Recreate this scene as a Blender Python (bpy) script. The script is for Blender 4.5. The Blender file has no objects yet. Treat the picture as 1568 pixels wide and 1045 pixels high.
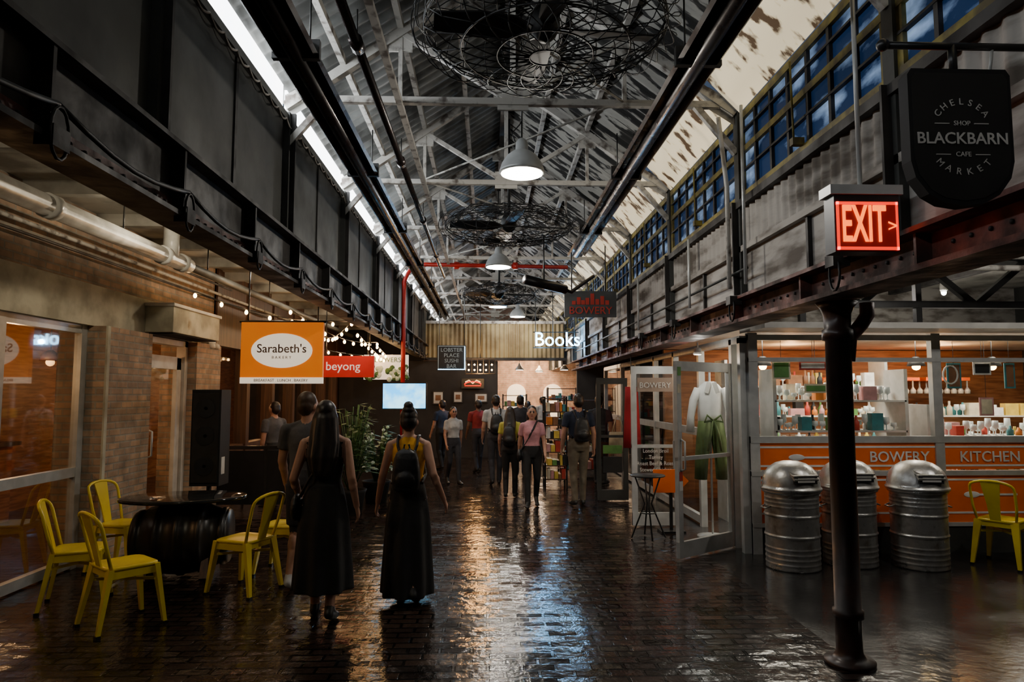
import bpy, math, random
from mathutils import Vector, Matrix
from mathutils.bvhtree import BVHTree
random.seed(7)
V = Vector
SC = bpy.context.scene
COL = SC.collection

# ------------------------------------------------------------------ materials
def M(name, c1, c2=None, scale=5, rough=.6, rough2=None, metal=0, es=0, ec=None, bump=0, bscale=None,
      ramp=(.4, .6), stretch=(1, 1, 1), spec=.5):
    m = bpy.data.materials.new(name); m.use_nodes = True
    nt = m.node_tree; N = nt.nodes; L = nt.links
    p = N['Principled BSDF']
    p.inputs['Base Color'].default_value = (*c1, 1)
    p.inputs['Roughness'].default_value = rough
    p.inputs['Metallic'].default_value = metal
    p.inputs['Specular IOR Level'].default_value = spec
    tc = N.new('ShaderNodeTexCoord'); mp = N.new('ShaderNodeMapping')
    mp.inputs['Scale'].default_value = stretch
    L.new(tc.outputs['Object'], mp.inputs['Vector'])
    nz = N.new('ShaderNodeTexNoise'); nz.inputs['Scale'].default_value = scale; nz.inputs['Detail'].default_value = 7
    L.new(mp.outputs[0], nz.inputs['Vector'])
    if c2 is None:
        c2 = tuple(c * .75 for c in c1)
    r = N.new('ShaderNodeValToRGB')
    r.color_ramp.elements[0].position = ramp[0]; r.color_ramp.elements[0].color = (*c1, 1)
    r.color_ramp.elements[1].position = ramp[1]; r.color_ramp.elements[1].color = (*c2, 1)
    L.new(nz.outputs['Fac'], r.inputs[0]); L.new(r.outputs[0], p.inputs['Base Color'])
    if es > 0:
        p.inputs['Emission Strength'].default_value = es
        if ec: p.inputs['Emission Color'].default_value = (*ec, 1)
        else: L.new(r.outputs[0], p.inputs['Emission Color'])
    if rough2 is not None:
        mr = N.new('ShaderNodeMapRange'); mr.inputs['To Min'].default_value = rough; mr.inputs['To Max'].default_value = rough2
        mr.inputs['From Min'].default_value = .35; mr.inputs['From Max'].default_value = .65
        L.new(nz.outputs['Fac'], mr.inputs[0]); L.new(mr.outputs[0], p.inputs['Roughness'])
    if bump:
        bp = N.new('ShaderNodeBump'); bp.inputs['Strength'].default_value = bump; bp.inputs['Distance'].default_value = .01
        n2 = N.new('ShaderNodeTexNoise'); n2.inputs['Scale'].default_value = bscale or scale * 4; n2.inputs['Detail'].default_value = 5
        L.new(mp.outputs[0], n2.inputs['Vector']); L.new(n2.outputs['Fac'], bp.inputs['Height']); L.new(bp.outputs[0], p.inputs['Normal'])
    return m

def brickmat(name, c1, c2, mortar, bw, bh, msize, rot, rough=(.7, .9), bump=.6, swap=False, nbump=.2, nscale=6, wavy=9, tint=.7, dist=.006, tilt=0):
    m = bpy.data.materials.new(name); m.use_nodes = True
    nt = m.node_tree; N = nt.nodes; L = nt.links; p = N['Principled BSDF']
    tc = N.new('ShaderNodeTexCoord'); mp = N.new('ShaderNodeMapping'); mp.inputs['Rotation'].default_value = rot
    if swap:
        sx = N.new('ShaderNodeSeparateXYZ'); cx = N.new('ShaderNodeCombineXYZ')
        L.new(tc.outputs['Object'], sx.inputs[0])
        ad = N.new('ShaderNodeMath'); ad.operation = 'ADD'
        L.new(sx.outputs['X'], ad.inputs[0]); L.new(sx.outputs['Y'], ad.inputs[1])
        L.new(ad.outputs[0], cx.inputs['X']); L.new(sx.outputs['Z'], cx.inputs['Y'])
        L.new(cx.outputs[0], mp.inputs['Vector'])
    else:
        L.new(tc.outputs['Object'], mp.inputs['Vector'])
    def brick(a, c, mo):
        b = N.new('ShaderNodeTexBrick'); b.inputs['Scale'].default_value = 1
        b.inputs['Brick Width'].default_value = bw; b.inputs['Row Height'].default_value = bh
        b.inputs['Mortar Size'].default_value = msize; b.inputs['Mortar Smooth'].default_value = .3
        b.inputs['Color1'].default_value = (*a, 1); b.inputs['Color2'].default_value = (*c, 1); b.inputs['Mortar'].default_value = (*mo, 1)
        L.new(mp.outputs[0], b.inputs['Vector']); return b
    b = brick(c1, c2, mortar)
    nz = N.new('ShaderNodeTexNoise'); nz.inputs['Scale'].default_value = nscale; nz.inputs['Detail'].default_value = 6
    L.new(tc.outputs['Object'], nz.inputs['Vector'])
    mx = N.new('ShaderNodeMix'); mx.data_type = 'RGBA'; mx.blend_type = 'MULTIPLY'; mx.inputs[0].default_value = tint
    mr0 = N.new('ShaderNodeMapRange'); mr0.inputs['From Min'].default_value = .3; mr0.inputs['From Max'].default_value = .7
    mr0.inputs['To Min'].default_value = .35; mr0.inputs['To Max'].default_value = 1.2
    L.new(nz.outputs['Fac'], mr0.inputs[0]); L.new(b.outputs['Color'], mx.inputs[6]); L.new(mr0.outputs[0], mx.inputs[7])
    L.new(mx.outputs[2], p.inputs['Base Color'])
    mr = N.new('ShaderNodeMapRange'); mr.inputs['From Min'].default_value = .25; mr.inputs['From Max'].default_value = .75
    mr.inputs['To Min'].default_value = rough[0]; mr.inputs['To Max'].default_value = rough[1]
    L.new(nz.outputs['Fac'], mr.inputs[0]); L.new(mr.outputs[0], p.inputs['Roughness'])
    b1 = N.new('ShaderNodeBump'); b1.inputs['Strength'].default_value = bump; b1.inputs['Distance'].default_value = dist; b1.invert = True
    L.new(b.outputs['Fac'], b1.inputs['Height']); last = b1
    if tilt:   # every block is laid at a slightly different tilt
        rb = brick((0, 0, 0), (1, 1, 1), (.5, .5, .5)); s2 = N.new('ShaderNodeSeparateXYZ'); L.new(mp.outputs[0], s2.inputs[0])
        dv = N.new('ShaderNodeMath'); dv.operation = 'DIVIDE'; dv.inputs[1].default_value = bh; L.new(s2.outputs['Y'], dv.inputs[0])
        fc = N.new('ShaderNodeMath'); fc.operation = 'FRACT'; L.new(dv.outputs[0], fc.inputs[0])
        sb = N.new('ShaderNodeMath'); sb.operation = 'SUBTRACT'; sb.inputs[1].default_value = .5; L.new(rb.outputs['Color'], sb.inputs[0])
        ml = N.new('ShaderNodeMath'); ml.operation = 'MULTIPLY'; L.new(fc.outputs[0], ml.inputs[0]); L.new(sb.outputs[0], ml.inputs[1])
        bt = N.new('ShaderNodeBump'); bt.inputs['Strength'].default_value = 1; bt.inputs['Distance'].default_value = tilt
        L.new(ml.outputs[0], bt.inputs['Height']); L.new(b1.outputs[0], bt.inputs['Normal']); last = bt
    n2 = N.new('ShaderNodeTexNoise'); n2.inputs['Scale'].default_value = wavy; n2.inputs['Detail'].default_value = 4
    L.new(tc.outputs['Object'], n2.inputs['Vector'])
    b2 = N.new('ShaderNodeBump'); b2.inputs['Strength'].default_value = nbump; b2.inputs['Distance'].default_value = .02
    L.new(n2.outputs['Fac'], b2.inputs['Height']); L.new(last.outputs[0], b2.inputs['Normal']); L.new(b2.outputs[0], p.inputs['Normal'])
    return m

def glassmat(name, tint=(.9, .94, .94), f=.05, g=.6):
    m = bpy.data.materials.new(name); m.use_nodes = True
    nt = m.node_tree; N = nt.nodes; L = nt.links
    N.remove(N['Principled BSDF'])
    t = N.new('ShaderNodeBsdfTransparent'); t.inputs[0].default_value = (*tint, 1)
    gl = N.new('ShaderNodeBsdfGlossy'); gl.inputs['Roughness'].default_value = .03; gl.inputs['Color'].default_value = (.9, .9, .9, 1)
    lw = N.new('ShaderNodeLayerWeight'); lw.inputs['Blend'].default_value = .5
    pw = N.new('ShaderNodeMath'); pw.operation = 'POWER'; pw.inputs[1].default_value = 4; L.new(lw.outputs['Facing'], pw.inputs[0])
    ma = N.new('ShaderNodeMath'); ma.operation = 'MULTIPLY_ADD'; ma.inputs[1].default_value = g; ma.inputs[2].default_value = f; L.new(pw.outputs[0], ma.inputs[0])
    mx = N.new('ShaderNodeMixShader'); L.new(ma.outputs[0], mx.inputs[0]); L.new(t.outputs[0], mx.inputs[1]); L.new(gl.outputs[0], mx.inputs[2])
    L.new(mx.outputs[0], N['Material Output'].inputs[0])
    return m

m_floor = brickmat('wet_block_floor', (.044, .026, .019), (.014, .010, .009), (.001, .001, .001), .21, .10, .012, (0, 0, 0), rough=(.09, .23), bump=1.0, nbump=.28, nscale=3, wavy=14, dist=.016, tilt=.015)
m_conc = M('polished_concrete', (.032, .030, .029), (.017, .016, .015), 1.6, .10, .28, bump=.25, bscale=14)
m_brick = brickmat('old_brick', (.52, .34, .22), (.32, .23, .17), (.32, .29, .24), .21, .07, .010, (0, 0, 0), swap=True)
m_brickr = brickmat('warm_brick', (.62, .36, .25), (.5, .28, .2), (.55, .45, .36), .21, .07, .008, (0, 0, 0), swap=True)
m_lintel = M('painted_concrete', (.55, .53, .42), (.32, .30, .23), 3, .8, bump=.4)
m_steel = M('grimy_dark_steel', (.026, .023, .021), (.012, .010, .009), 4, .5, .8, bump=.3)
m_rust = M('rusty_beam', (.13, .034, .022), (.035, .018, .014), 5, .5, .85, bump=.5)
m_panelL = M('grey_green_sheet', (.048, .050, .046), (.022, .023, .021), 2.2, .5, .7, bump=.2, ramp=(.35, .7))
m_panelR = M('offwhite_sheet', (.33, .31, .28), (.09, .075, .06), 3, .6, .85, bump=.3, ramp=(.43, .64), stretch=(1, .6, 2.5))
m_roofL = M('roof_sheet_grey', (.30, .31, .30), (.07, .07, .065), 1.6, .5, .7, bump=.2, ramp=(.40, .60))
m_roofR = M('roof_peeling', (.32, .31, .28), (.010, .009, .008), 3.2, .75, .9, bump=.7, ramp=(.46, .51), stretch=(.8, 3.0, .8))
m_truss = M('chipped_white_paint', (.48, .46, .42), (.12, .10, .085), 9, .55, .8, bump=.3, ramp=(.5, .66))
m_duct = M('black_tube', (.030, .018, .016), (.012, .010, .010), 6, .22, .4, metal=.5)
m_black = M('black_paint', (.012, .012, .012), (.02, .02, .02), 6, .35)
m_blackm = M('matte_black', (.010, .010, .011), (.006, .006, .006), 6, .8)
m_wire = M('black_wire', (.010, .010, .010), None, 6, .5, metal=.3)
m_alu = M('aluminium', (.52, .53, .52), (.44, .45, .44), 8, .35, metal=.2)
m_white = M('white_paint', (.65, .64, .6), (.5, .49, .46), 4, .6)
m_ceil = M('aisle_ceiling_paint', (.48, .47, .42), (.19, .18, .16), 2.5, .8, bump=.5, ramp=(.4, .66))
m_pipe = M('white_pipe', (.75, .75, .72), (.5, .5, .47), 6, .3)
m_red = M('red_pipe', (.55, .02, .015), (.4, .015, .012), 6, .35)
m_galv = M('galvanised_metal', (.62, .62, .60), (.22, .19, .15), 6, .25, .48, metal=.85, bump=.3, ramp=(.46, .72))
m_yellow = M('yellow_enamel', (.80, .62, .008), (.72, .54, .008), 5, .28)
m_glass = glassmat('shop_glass')
m_wglass = glassmat('street_window_glass', (.82, .84, .82), .18)
m_tglass = glassmat('tinted_glass', (.7, .66, .6), .08)
m_orange = M('orange_panel', (.95, .17, .004), (.85, .14, .004), 3, .5)
m_wood = M('dark_wood', (.10, .045, .022), (.05, .022, .012), 3, .5, stretch=(8, 8, .6))
m_woodw = M('warm_wood', (.38, .17, .07), (.22, .09, .035), 3, .5, stretch=(1, 1, 9))
m_dark = M('dark_wall', (.025, .022, .02), (.015, .013, .012), 3, .75)
m_yel_fr = M('olive_window_frame', (.24, .19, .03), (.08, .06, .015), 7, .6)
m_day = M('daylight_pane', (1, 1, 1), (.9, .95, 1), 3, .5, es=9.0)
m_daypeel = M('eave_board_day_glow', (1, .84, .55), (.08, .045, .02), 4, .7, es=.65, ramp=(.52, .60), stretch=(1, 1.6, 1))  # peeling paint; daylight on the boards is put in as emission
m_bluepane = M('blue_sky_pane', (.008, .024, .07), (.38, .55, .85), 1.9, .2, es=.5, ramp=(.50, .72), stretch=(1, 1, 2.6))
m_lampg = M('lamp_glow', (1, .95, .85), (1, .93, .8), 3, .5, es=18)
m_warm = M('warm_bulb', (1, .6, .22), (1, .55, .2), 3, .5, es=30)
m_warm2 = M('warm_glow', (1, .62, .25), (.9, .45, .15), 6, .5, es=3)
m_neonb = M('blue_white_neon', (.45, .78, 1), (.4, .74, 1), 3, .5, es=10)
m_neonw = M('white_letter', (.9, .9, .85), (.85, .85, .8), 3, .5, es=.5)
m_chalk = M('chalk_letter', (.4, .48, .5), (.35, .42, .45), 3, .5, es=.08)
m_exit = M('exit_red', (1, .02, .0), (1, .015, .0), 3, .5, es=1.6)
m_exitl = M('exit_letter', (1, .15, .0), (1, .13, .0), 3, .5, es=3.0)
m_sign_o = M('lit_orange_sign', (1, .25, .0), (1, .22, .0), 2, .6, es=.36)
m_sign_w = M('lit_white_sign', (1, .88, .70), (1, .86, .68), 2, .6, es=.7)
m_redsign = M('lit_red_sign', (.7, .012, .008), (.6, .01, .008), 2, .6, es=.16)
m_dimred = M('dull_red_print', (.4, .03, .02), None, 2, .6, es=.06)
m_letter = M('painted_letter', (.62, .6, .56), (.55, .53, .5), 2, .6)
m_greenp = M('leaf', (.09, .20, .05), (.04, .10, .03), 12, .5)
m_flower = M('white_flower', (.7, .72, .6), (.45, .55, .35), 12, .6, es=.15)
m_green = M('olive_cloth', (.13, .19, .06), (.08, .12, .04), 8, .8)
m_cloth = M('white_cloth', (.8, .8, .78), (.7, .7, .68), 8, .85)
m_tv = M('tv_picture', (.03, .45, 1), (.3, .75, 1), 4, .3, es=3.0, ramp=(.42, .6))
m_glassware = M('glassware', (.6, .68, .68), (.75, .8, .8), 8, .12)
m_cols = [M('item_%s' % n, c, None, 9, .5) for n, c in dict(red=(.5, .05, .03), cream=(.7, .62, .45), teal=(.05, .25, .28), yellow=(.7, .5, .08), white=(.75, .73, .7),
          green=(.12, .3, .07), brown=(.25, .11, .05), pinkish=(.6, .3, .3), black=(.02, .02, .02), orange=(.7, .22, .03)).items()]

# ------------------------------------------------------------------ mesh builder
def frame(d):
    d = V(d).normalized()
    a = V((0, 0, 1)) if abs(d.z) < .95 else V((0, 1, 0))
    x = d.cross(a).normalized(); y = x.cross(d).normalized()
    return x, y, d

class B:
    def __init__(s, fix=False): s.v = []; s.f = []; s.m = []; s.sm = []; s.mats = []; s.fix = fix
    def mi(s, mat):
        if mat not in s.mats: s.mats.append(mat)
        return s.mats.index(mat)
    def add(s, vs, fs, mat, smooth=False):
        if s.fix:   # orient every closed shell outwards
            vol = 0
            for f in fs:
                a = V(vs[f[0]])
                for i in range(1, len(f) - 1): vol += a.dot(V(vs[f[i]]).cross(V(vs[f[i + 1]])))
            if vol < 0: fs = [tuple(f)[::-1] for f in fs]
        o = len(s.v); s.v += [tuple(p) for p in vs]; k = s.mi(mat)
        for f in fs: s.f.append([i + o for i in f]); s.m.append(k); s.sm.append(smooth)
    def box(s, x0, x1, y0, y1, z0, z1, mat):
        s.add([(x0, y0, z0), (x1, y0, z0), (x1, y1, z0), (x0, y1, z0), (x0, y0, z1), (x1, y0, z1), (x1, y1, z1), (x0, y1, z1)],
              [(0, 3, 2, 1), (4, 5, 6, 7), (0, 1, 5, 4), (1, 2, 6, 5), (2, 3, 7, 6), (3, 0, 4, 7)], mat)
    def beam(s, p, q, w, h, mat, w2=None, h2=None):
        p, q = V(p), V(q); x, y, d = frame(q - p); w2 = w if w2 is None else w2; h2 = h if h2 is None else h2
        vs = [p + x * (i * w / 2) + y * (j * h / 2) for i, j in ((-1, -1), (1, -1), (1, 1), (-1, 1))] + \
             [q + x * (i * w2 / 2) + y * (j * h2 / 2) for i, j in ((-1, -1), (1, -1), (1, 1), (-1, 1))]
        s.add(vs, [(0, 3, 2, 1), (4, 5, 6, 7), (0, 1, 5, 4), (1, 2, 6, 5), (2, 3, 7, 6), (3, 0, 4, 7)], mat)
    def loft(s, rings, mat, smooth=True, caps=True, closed=False):
        n = len(rings[0]); vs = [p for r in rings for p in r]; fs = []
        R = len(rings)
        for i in range(R if closed else R - 1):
            a = i * n; b = ((i + 1) % R) * n
            for j in range(n):
                k = (j + 1) % n; fs.append((a + j, a + k, b + k, b + j))
        if caps and not closed:
            fs.append(tuple(range(n))[::-1]); fs.append(tuple((R - 1) * n + j for j in range(n)))
        s.add(vs, fs, mat, smooth)
    def tube(s, pts, r, mat, n=8, closed=False):
        pts = [V(p) for p in pts]; rings = []; N_ = len(pts); px = None
        for i, p in enumerate(pts):
            a = pts[(i - 1) % N_] if (closed or i > 0) else p
            b = pts[(i + 1) % N_] if (closed or i < N_ - 1) else p
            d = (b - a).normalized()
            if px is None: x = frame(d)[0]
            else:
                x = (px - d * px.dot(d))
                x = x.normalized() if x.length > 1e-5 else frame(d)[0]
            y = d.cross(x)
            px = x; rr = r[i] if isinstance(r, (list, tuple)) else r
            rings.append([p + (x * math.cos(t) + y * math.sin(t)) * rr for t in [2 * math.pi * k / n for k in range(n)]])
        s.loft(rings, mat, True, True, closed)
    def lathe(s, c, prof, mat, n=28, rot=None, smooth=True):
        c = V(c); rings = []
        for r, z in prof:
            ring = []
            for k in range(n):
                t = 2 * math.pi * k / n; p = V((r * math.cos(t), r * math.sin(t), z))
                if rot: p = rot @ p
                ring.append(c + p)
            rings.append(ring)
        s.loft(rings, mat, smooth)
    def ell(s, c, r, mat, nu=14, nv=8, rot=None):
        c = V(c); rings = []
        for i in range(nv + 1):
            ph = -math.pi / 2 + math.pi * (i + .0) / nv
            cr = max(math.cos(ph), .02); ring = []
            for k in range(nu):
                t = 2 * math.pi * k / nu
                p = V((r[0] * cr * math.cos(t), r[1] * cr * math.sin(t), r[2] * math.sin(ph)))
                if rot: p = rot @ p
                ring.append(c + p)
            rings.append(ring)
        s.loft(rings, mat, True)
    def seg(s, p, q, r0, r1, mat, n=12):
        s.tube([p, q], [r0, r1], mat, n); s.ell(p, (r0,) * 3, mat, n, 6); s.ell(q, (r1,) * 3, mat, n, 6)
    def corr(s, o, U, W, Nn, amp, per, mat):
        o, U, W, Nn = V(o), V(U), V(W), V(Nn); L_ = U.length; n = int(L_ / per * 6); vs = []; fs = []
        for i in range(n + 1):
            p = o + U * (i / n) + Nn * (amp * math.sin(2 * math.pi * i / 6)); vs += [p, p + W]
        for i in range(n): fs.append((2 * i, 2 * i + 2, 2 * i + 3, 2 * i + 1))
        s.add(vs, fs, mat, True)
    def build(s, name, loc=(0, 0, 0), rz=0, parent=None, bevel=0):
        me = bpy.data.meshes.new(name); me.from_pydata(s.v, [], s.f)
        for m in s.mats: me.materials.append(m)
        me.polygons.foreach_set('material_index', s.m); me.polygons.foreach_set('use_smooth', s.sm); me.update()
        ob = bpy.data.objects.new(name, me); COL.objects.link(ob); ob.location = loc; ob.rotation_euler = (0, 0, rz)
        if parent: ob.parent = parent
        if bevel:
            md = ob.modifiers.new('bevel', 'BEVEL'); md.width = bevel; md.segments = 2; md.limit_method = 'ANGLE'
        return ob

def inst(ob, name, loc, rz=0):
    o = bpy.data.objects.new(name, ob.data); COL.objects.link(o); o.location = loc; o.rotation_euler = (0, 0, rz)
    for m in ob.modifiers:
        if m.type == 'BEVEL':
            k = o.modifiers.new('bevel', 'BEVEL'); k.width = m.width; k.segments = 2; k.limit_method = 'ANGLE'
    return o

def text(body, size, mat, loc, parent, ext=.004, off=0, rot=(math.pi / 2, 0, 0), name='lettering', align='CENTER', sx=1, space=1):
    cu = bpy.data.curves.new(name, 'FONT'); cu.body = body; cu.size = size; cu.extrude = ext; cu.offset = off
    cu.align_x = align; cu.align_y = 'CENTER'; cu.resolution_u = 3; cu.space_character = space
    o = bpy.data.objects.new('tmp', cu); COL.objects.link(o)
    dg = bpy.context.evaluated_depsgraph_get(); dg.update()
    me = bpy.data.meshes.new_from_object(o.evaluated_get(dg)); bpy.data.objects.remove(o)
    me.materials.clear(); me.materials.append(mat)
    t = bpy.data.objects.new(name, me); COL.objects.link(t)
    t.scale = (sx, 1, 1); t.rotation_euler = rot; t.location = loc
    if parent: t.parent = parent
    return t

XL, XR, XC = -1.7, 2.1, .2
Y0, Y1 = -4.0, 26.0
ZE, ZR = 4.08, 5.4
LW = -3.95   # left shop wall
# ------------------------------------------------------------------ floor
b = B(); b.box(-7, 2.3, Y0, Y1, -.2, 0, m_floor); b.build('floor')
b = B(); b.box(2.3, 9, Y0, Y1, -.2, 0, m_conc); b.build('floor_concrete')

# ------------------------------------------------------------------ roof
b = B()
sl = V((XC - XL, 0, ZR - ZE)); nl = V((-(ZR - ZE), 0, XC - XL)).normalized()
b.corr((XL - .1, Y0, ZE + .16), (0, Y1 - Y0, 0), (XC - XL + .1, 0, ZR - ZE - .02), nl, .014, .16, m_roofL)
sr = V((XC - XR, 0, ZR - ZE)); 
EB = .15
e0 = V((XR, Y0, ZE)) + sr * EB + V((0, 0, .09))
b.corr(e0, (0, Y1 - Y0, 0), sr * (1 - EB) + V((0, 0, .05)), V((ZR - ZE, 0, XR - XC)).normalized(), .014, .16, m_roofR)
for k in (.25, .5, .75):
    p = V((XL, 0, ZE)) + sl * k; q = V((XR, 0, ZE)) + sr * k
    for c in (p, q):
        b.box(c.x - .025, c.x + .025, Y0, Y1, c.z + .03, c.z + .09, m_truss)
b.box(XC - .05, XC + .05, Y0, Y1, ZR - .02, ZR + .08, m_steel)
b.build('ceiling')

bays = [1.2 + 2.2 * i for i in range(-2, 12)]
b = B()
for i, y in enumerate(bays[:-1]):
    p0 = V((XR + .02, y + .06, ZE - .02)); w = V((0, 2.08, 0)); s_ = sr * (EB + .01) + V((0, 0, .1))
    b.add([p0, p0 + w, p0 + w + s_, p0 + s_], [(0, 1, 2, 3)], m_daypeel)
    p0 = V((XR + .0, y + .06, ZE + .07))
    b.beam(p0, p0 + w, .03, .05, m_truss)
b.build('trim_eave_boards')

# truss
t = B()
def L2(x0, z0, x1, z1, w=.045): t.beam((x0, 0, z0), (x1, 0, z1), w, w, m_truss)
L2(XL, ZE, XC, ZR, .075); L2(XC, ZR, XR, ZE, .075)
t.beam((XL, 0, ZE + .07), (XR, 0, ZE + .07), .055, .055, m_truss)
L2(XC, ZR, XC, ZE + .07)
mlx, mrx, mz = (XL + XC) / 2, (XR + XC) / 2, (ZE + ZR) / 2
L2(mlx, mz, XC, ZE + .07); L2(mrx, mz, XC, ZE + .07)
L2(mlx, mz, mlx, ZE + .07, .035); L2(mrx, mz, mrx, ZE + .07, .035)
t.box(XC - .13, XC + .13, -.012, .012, ZE, ZE + .2, m_truss)
t.box(XC - .15, XC + .15, -.012, .012, ZR - .22, ZR - .02, m_truss)
for x in (mlx, mrx):
    t.box(x - .1, x + .1, -.012, .012, mz - .16, mz, m_truss)
for x, sg in ((XL, 1), (XR, -1)):
    t.beam((x, 0, ZE - .35), (x + sg * .35, 0, ZE + .07), .05, .05, m_truss)
    t.add([(x, .015, ZE - .1), (x + sg * .22, .015, ZE + .04), (x + sg * .22, .015, ZE + .24), (x, .015, ZE + .12)], [(0, 1, 2, 3)], m_truss)
tr = t.build('roof_truss', (0, bays[0], 0))
for y in bays[1:]: inst(tr, 'roof_truss', (0, y, 0))
b = B()
for i in range(len(bays) - 1):
    y, y2 = bays[i], bays[i + 1]
    if i % 2: b.tube([(mlx, y, ZE + .08), (mrx, y2, ZE + .08)], .010, m_truss, 6)
    else: b.tube([(mrx, y, ZE + .1), (mlx, y2, ZE + .1)], .010, m_truss, 6)
b.box(mlx - .025, mlx + .025, Y0, Y1, ZE + .02, ZE + .06, m_truss)
b.build('roof_brace_rods')

# ------------------------------------------------------------------ left upper wall + girder
b = B()
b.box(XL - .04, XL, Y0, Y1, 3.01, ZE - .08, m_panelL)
for y in bays:
    b.box(XL, XL + .05, y - .05, y + .05, 3.01, ZE - .06, m_panelL)
    b.box(XL, XL + .09, y - .012, y + .012, 3.01, ZE - .06, m_steel)
    b.box(XL, XL + .012, y + 1.07, y + 1.11, 3.01, ZE - .08, m_steel)
    for k in range(8):
        b.ell((XL + .05, y + .035, 3.05 + k * .12), (.012, .012, .012), m_steel, 6, 4)
b.box(XL, XL + .04, Y0, Y1, ZE - .14, ZE - .08, m_panelL)
y = Y0
while y < 18:
    b.tube([(XL + .05, y + .22 * k / 5, ZE - .15 - .04 * math.sin(math.pi * k / 5)) for k in range(6)], .008, m_panelR, 5); y += .22
b.build('wall_left_clerestory')
b = B()
GZ = 2.61
b.box(XL - .012, XL + .012, Y0, 18.35, GZ + .02, 3.0, m_steel)
b.box(XL - .1, XL + .1, Y0, 18.35, GZ, GZ + .025, m_steel)
b.box(XL - .1, XL + .1, Y0, 18.35, 2.975, 3.0, m_steel)
b.box(XL + .012, XL + .03, Y0, 18.35, GZ + .025, GZ + .1, m_rust)
y = -3
while y < 17:
    b.box(XL, XL + .09, y - .01, y + .01, GZ + .025, 2.975, m_steel)
    b.box(XL + .06, XL + .13, y - .05, y + .05, GZ - .03, GZ + .05, m_steel)
    b.tube([(XL + .12, y + .055 * math.cos(a), GZ + .03 + .10 * math.sin(a)) for a in [2 * math.pi * k / 14 for k in range(14)]], .007, m_wire, 6, True)
    for k in range(11):
        b.ell((XL + .035, y + .1 + k * .1, GZ + .062), (.013, .013, .013), m_steel, 6, 4)
    b.tube([(XL + .11, y + 1.1 * k / 6, GZ + .14 - .07 * math.sin(math.pi * k / 6)) for k in range(7)], .012, m_wire, 6)
    y += 1.1
b.build('steel_girder')
b = B()
for y in bays[:-1]:
    b.box(XL - .03, XL - .01, y + .05, y + 2.15, ZE - .07, ZE + .17, m_day)
b.build('window_1')

# ------------------------------------------------------------------ right upper wall + beam + clerestory
b = B()
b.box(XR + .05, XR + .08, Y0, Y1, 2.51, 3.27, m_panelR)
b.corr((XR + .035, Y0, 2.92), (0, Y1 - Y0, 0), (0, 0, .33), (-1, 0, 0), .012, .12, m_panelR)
b.box(XR - .02, XR + .06, Y0, Y1, 3.24, 3.30, m_steel)
b.box(XR, XR + .06, Y0, Y1, 2.87, 2.92, m_panelR)
for y in bays:
    b.box(XR, XR + .05, y - .05, y + .05, 2.51, ZE, m_panelL)
    b.box(XR - .05, XR + .05, y - .01, y + .01, 2.51, 3.3, m_steel)
    b.box(XR + .02, XR + .055, y + 1.0, y + 1.03, 2.51, 2.9, m_steel)
b.build('wall_right_clerestory')
b = B()
b.box(XR + .08, XR + .11, Y0, 17, 2.3, 2.5, m_rust)
b.box(XR - .04, XR + .22, Y0, 17, 2.28, 2.31, m_rust)
b.box(XR - .04, XR + .22, Y0, 17, 2.475, 2.5, m_rust)
y = -3
while y < 16:
    b.box(XR, XR + .2, y - .01, y + .01, 2.31, 2.48, m_rust)
    for k in range(9): b.ell((XR + .075, y + .12 + k * .12, 2.4), (.012, .012, .012), m_steel, 6, 4)
    y += 1.25
for y in (3.9, 5.6, 7.4, 9.0, 10.6):
    b.box(XR - .1, XR, y - .05, y + .05, 2.43, 2.5, m_steel)
    b.tube([(XR - .07, y + .06 * math.cos(a), 2.39 + .10 * math.sin(a)) for a in [2 * math.pi * k / 14 for k in range(14)]], .008, m_wire, 6, True)
b.build('rusty_girder')
for i, y in enumerate(bays[:-1]):
    if y > 20: continue
    b = B()
    b.box(XR + .045, XR + .055, y + .06, y + 2.14, 3.3, ZE - .04, m_bluepane)
    for k in range(8):
        yy = y + .06 + 2.08 * k / 7; w = .04 if k in (0, 7) else .016
        b.box(XR + .02, XR + .045, yy - w, yy + w, 3.3, ZE - .04, m_yel_fr if k in (0, 7) else m_steel)
    for z, w, mm in ((3.33, .035, m_yel_fr), (3.55, .008, m_steel), (3.72, .025, m_yel_fr), (3.88, .008, m_steel), (ZE - .065, .03, m_yel_fr)): b.box(XR + .015, XR + .045, y + .06, y + 2.14, z - w, z + w, mm)
    b.box(XR - .06, XR + .02, y + 1.0, y + 1.05, 3.36, 3.41, m_yel_fr)
    b.tube([(XR - .04, y + 1.03, 3.4), (XR - .05, y + 1.03, 3.95)], .008, m_yel_fr, 6)
    b.build('window_%d' % (i + 2))
b = B()
for y, z0, z1 in ((5.25, 2.55, 4.0), (6.75, 2.55, 3.25), (9.1, 2.55, 3.25)):
    b.tube([(XR - .08, y, z0), (XR - .08, y, z1)], .014, m_alu, 8)
b.tube([(XR - .065, 5.25, 2.68), (XR - .065, 16, 2.68)], .012, m_panelL, 8)
b.tube([(XR - .12, 5.5, 2.55), (XR - .12, 5.5, 3.4), (XR - .18, 5.5, 4.0)], .02, m_truss, 8)
b.build('electrical_conduit')

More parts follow.
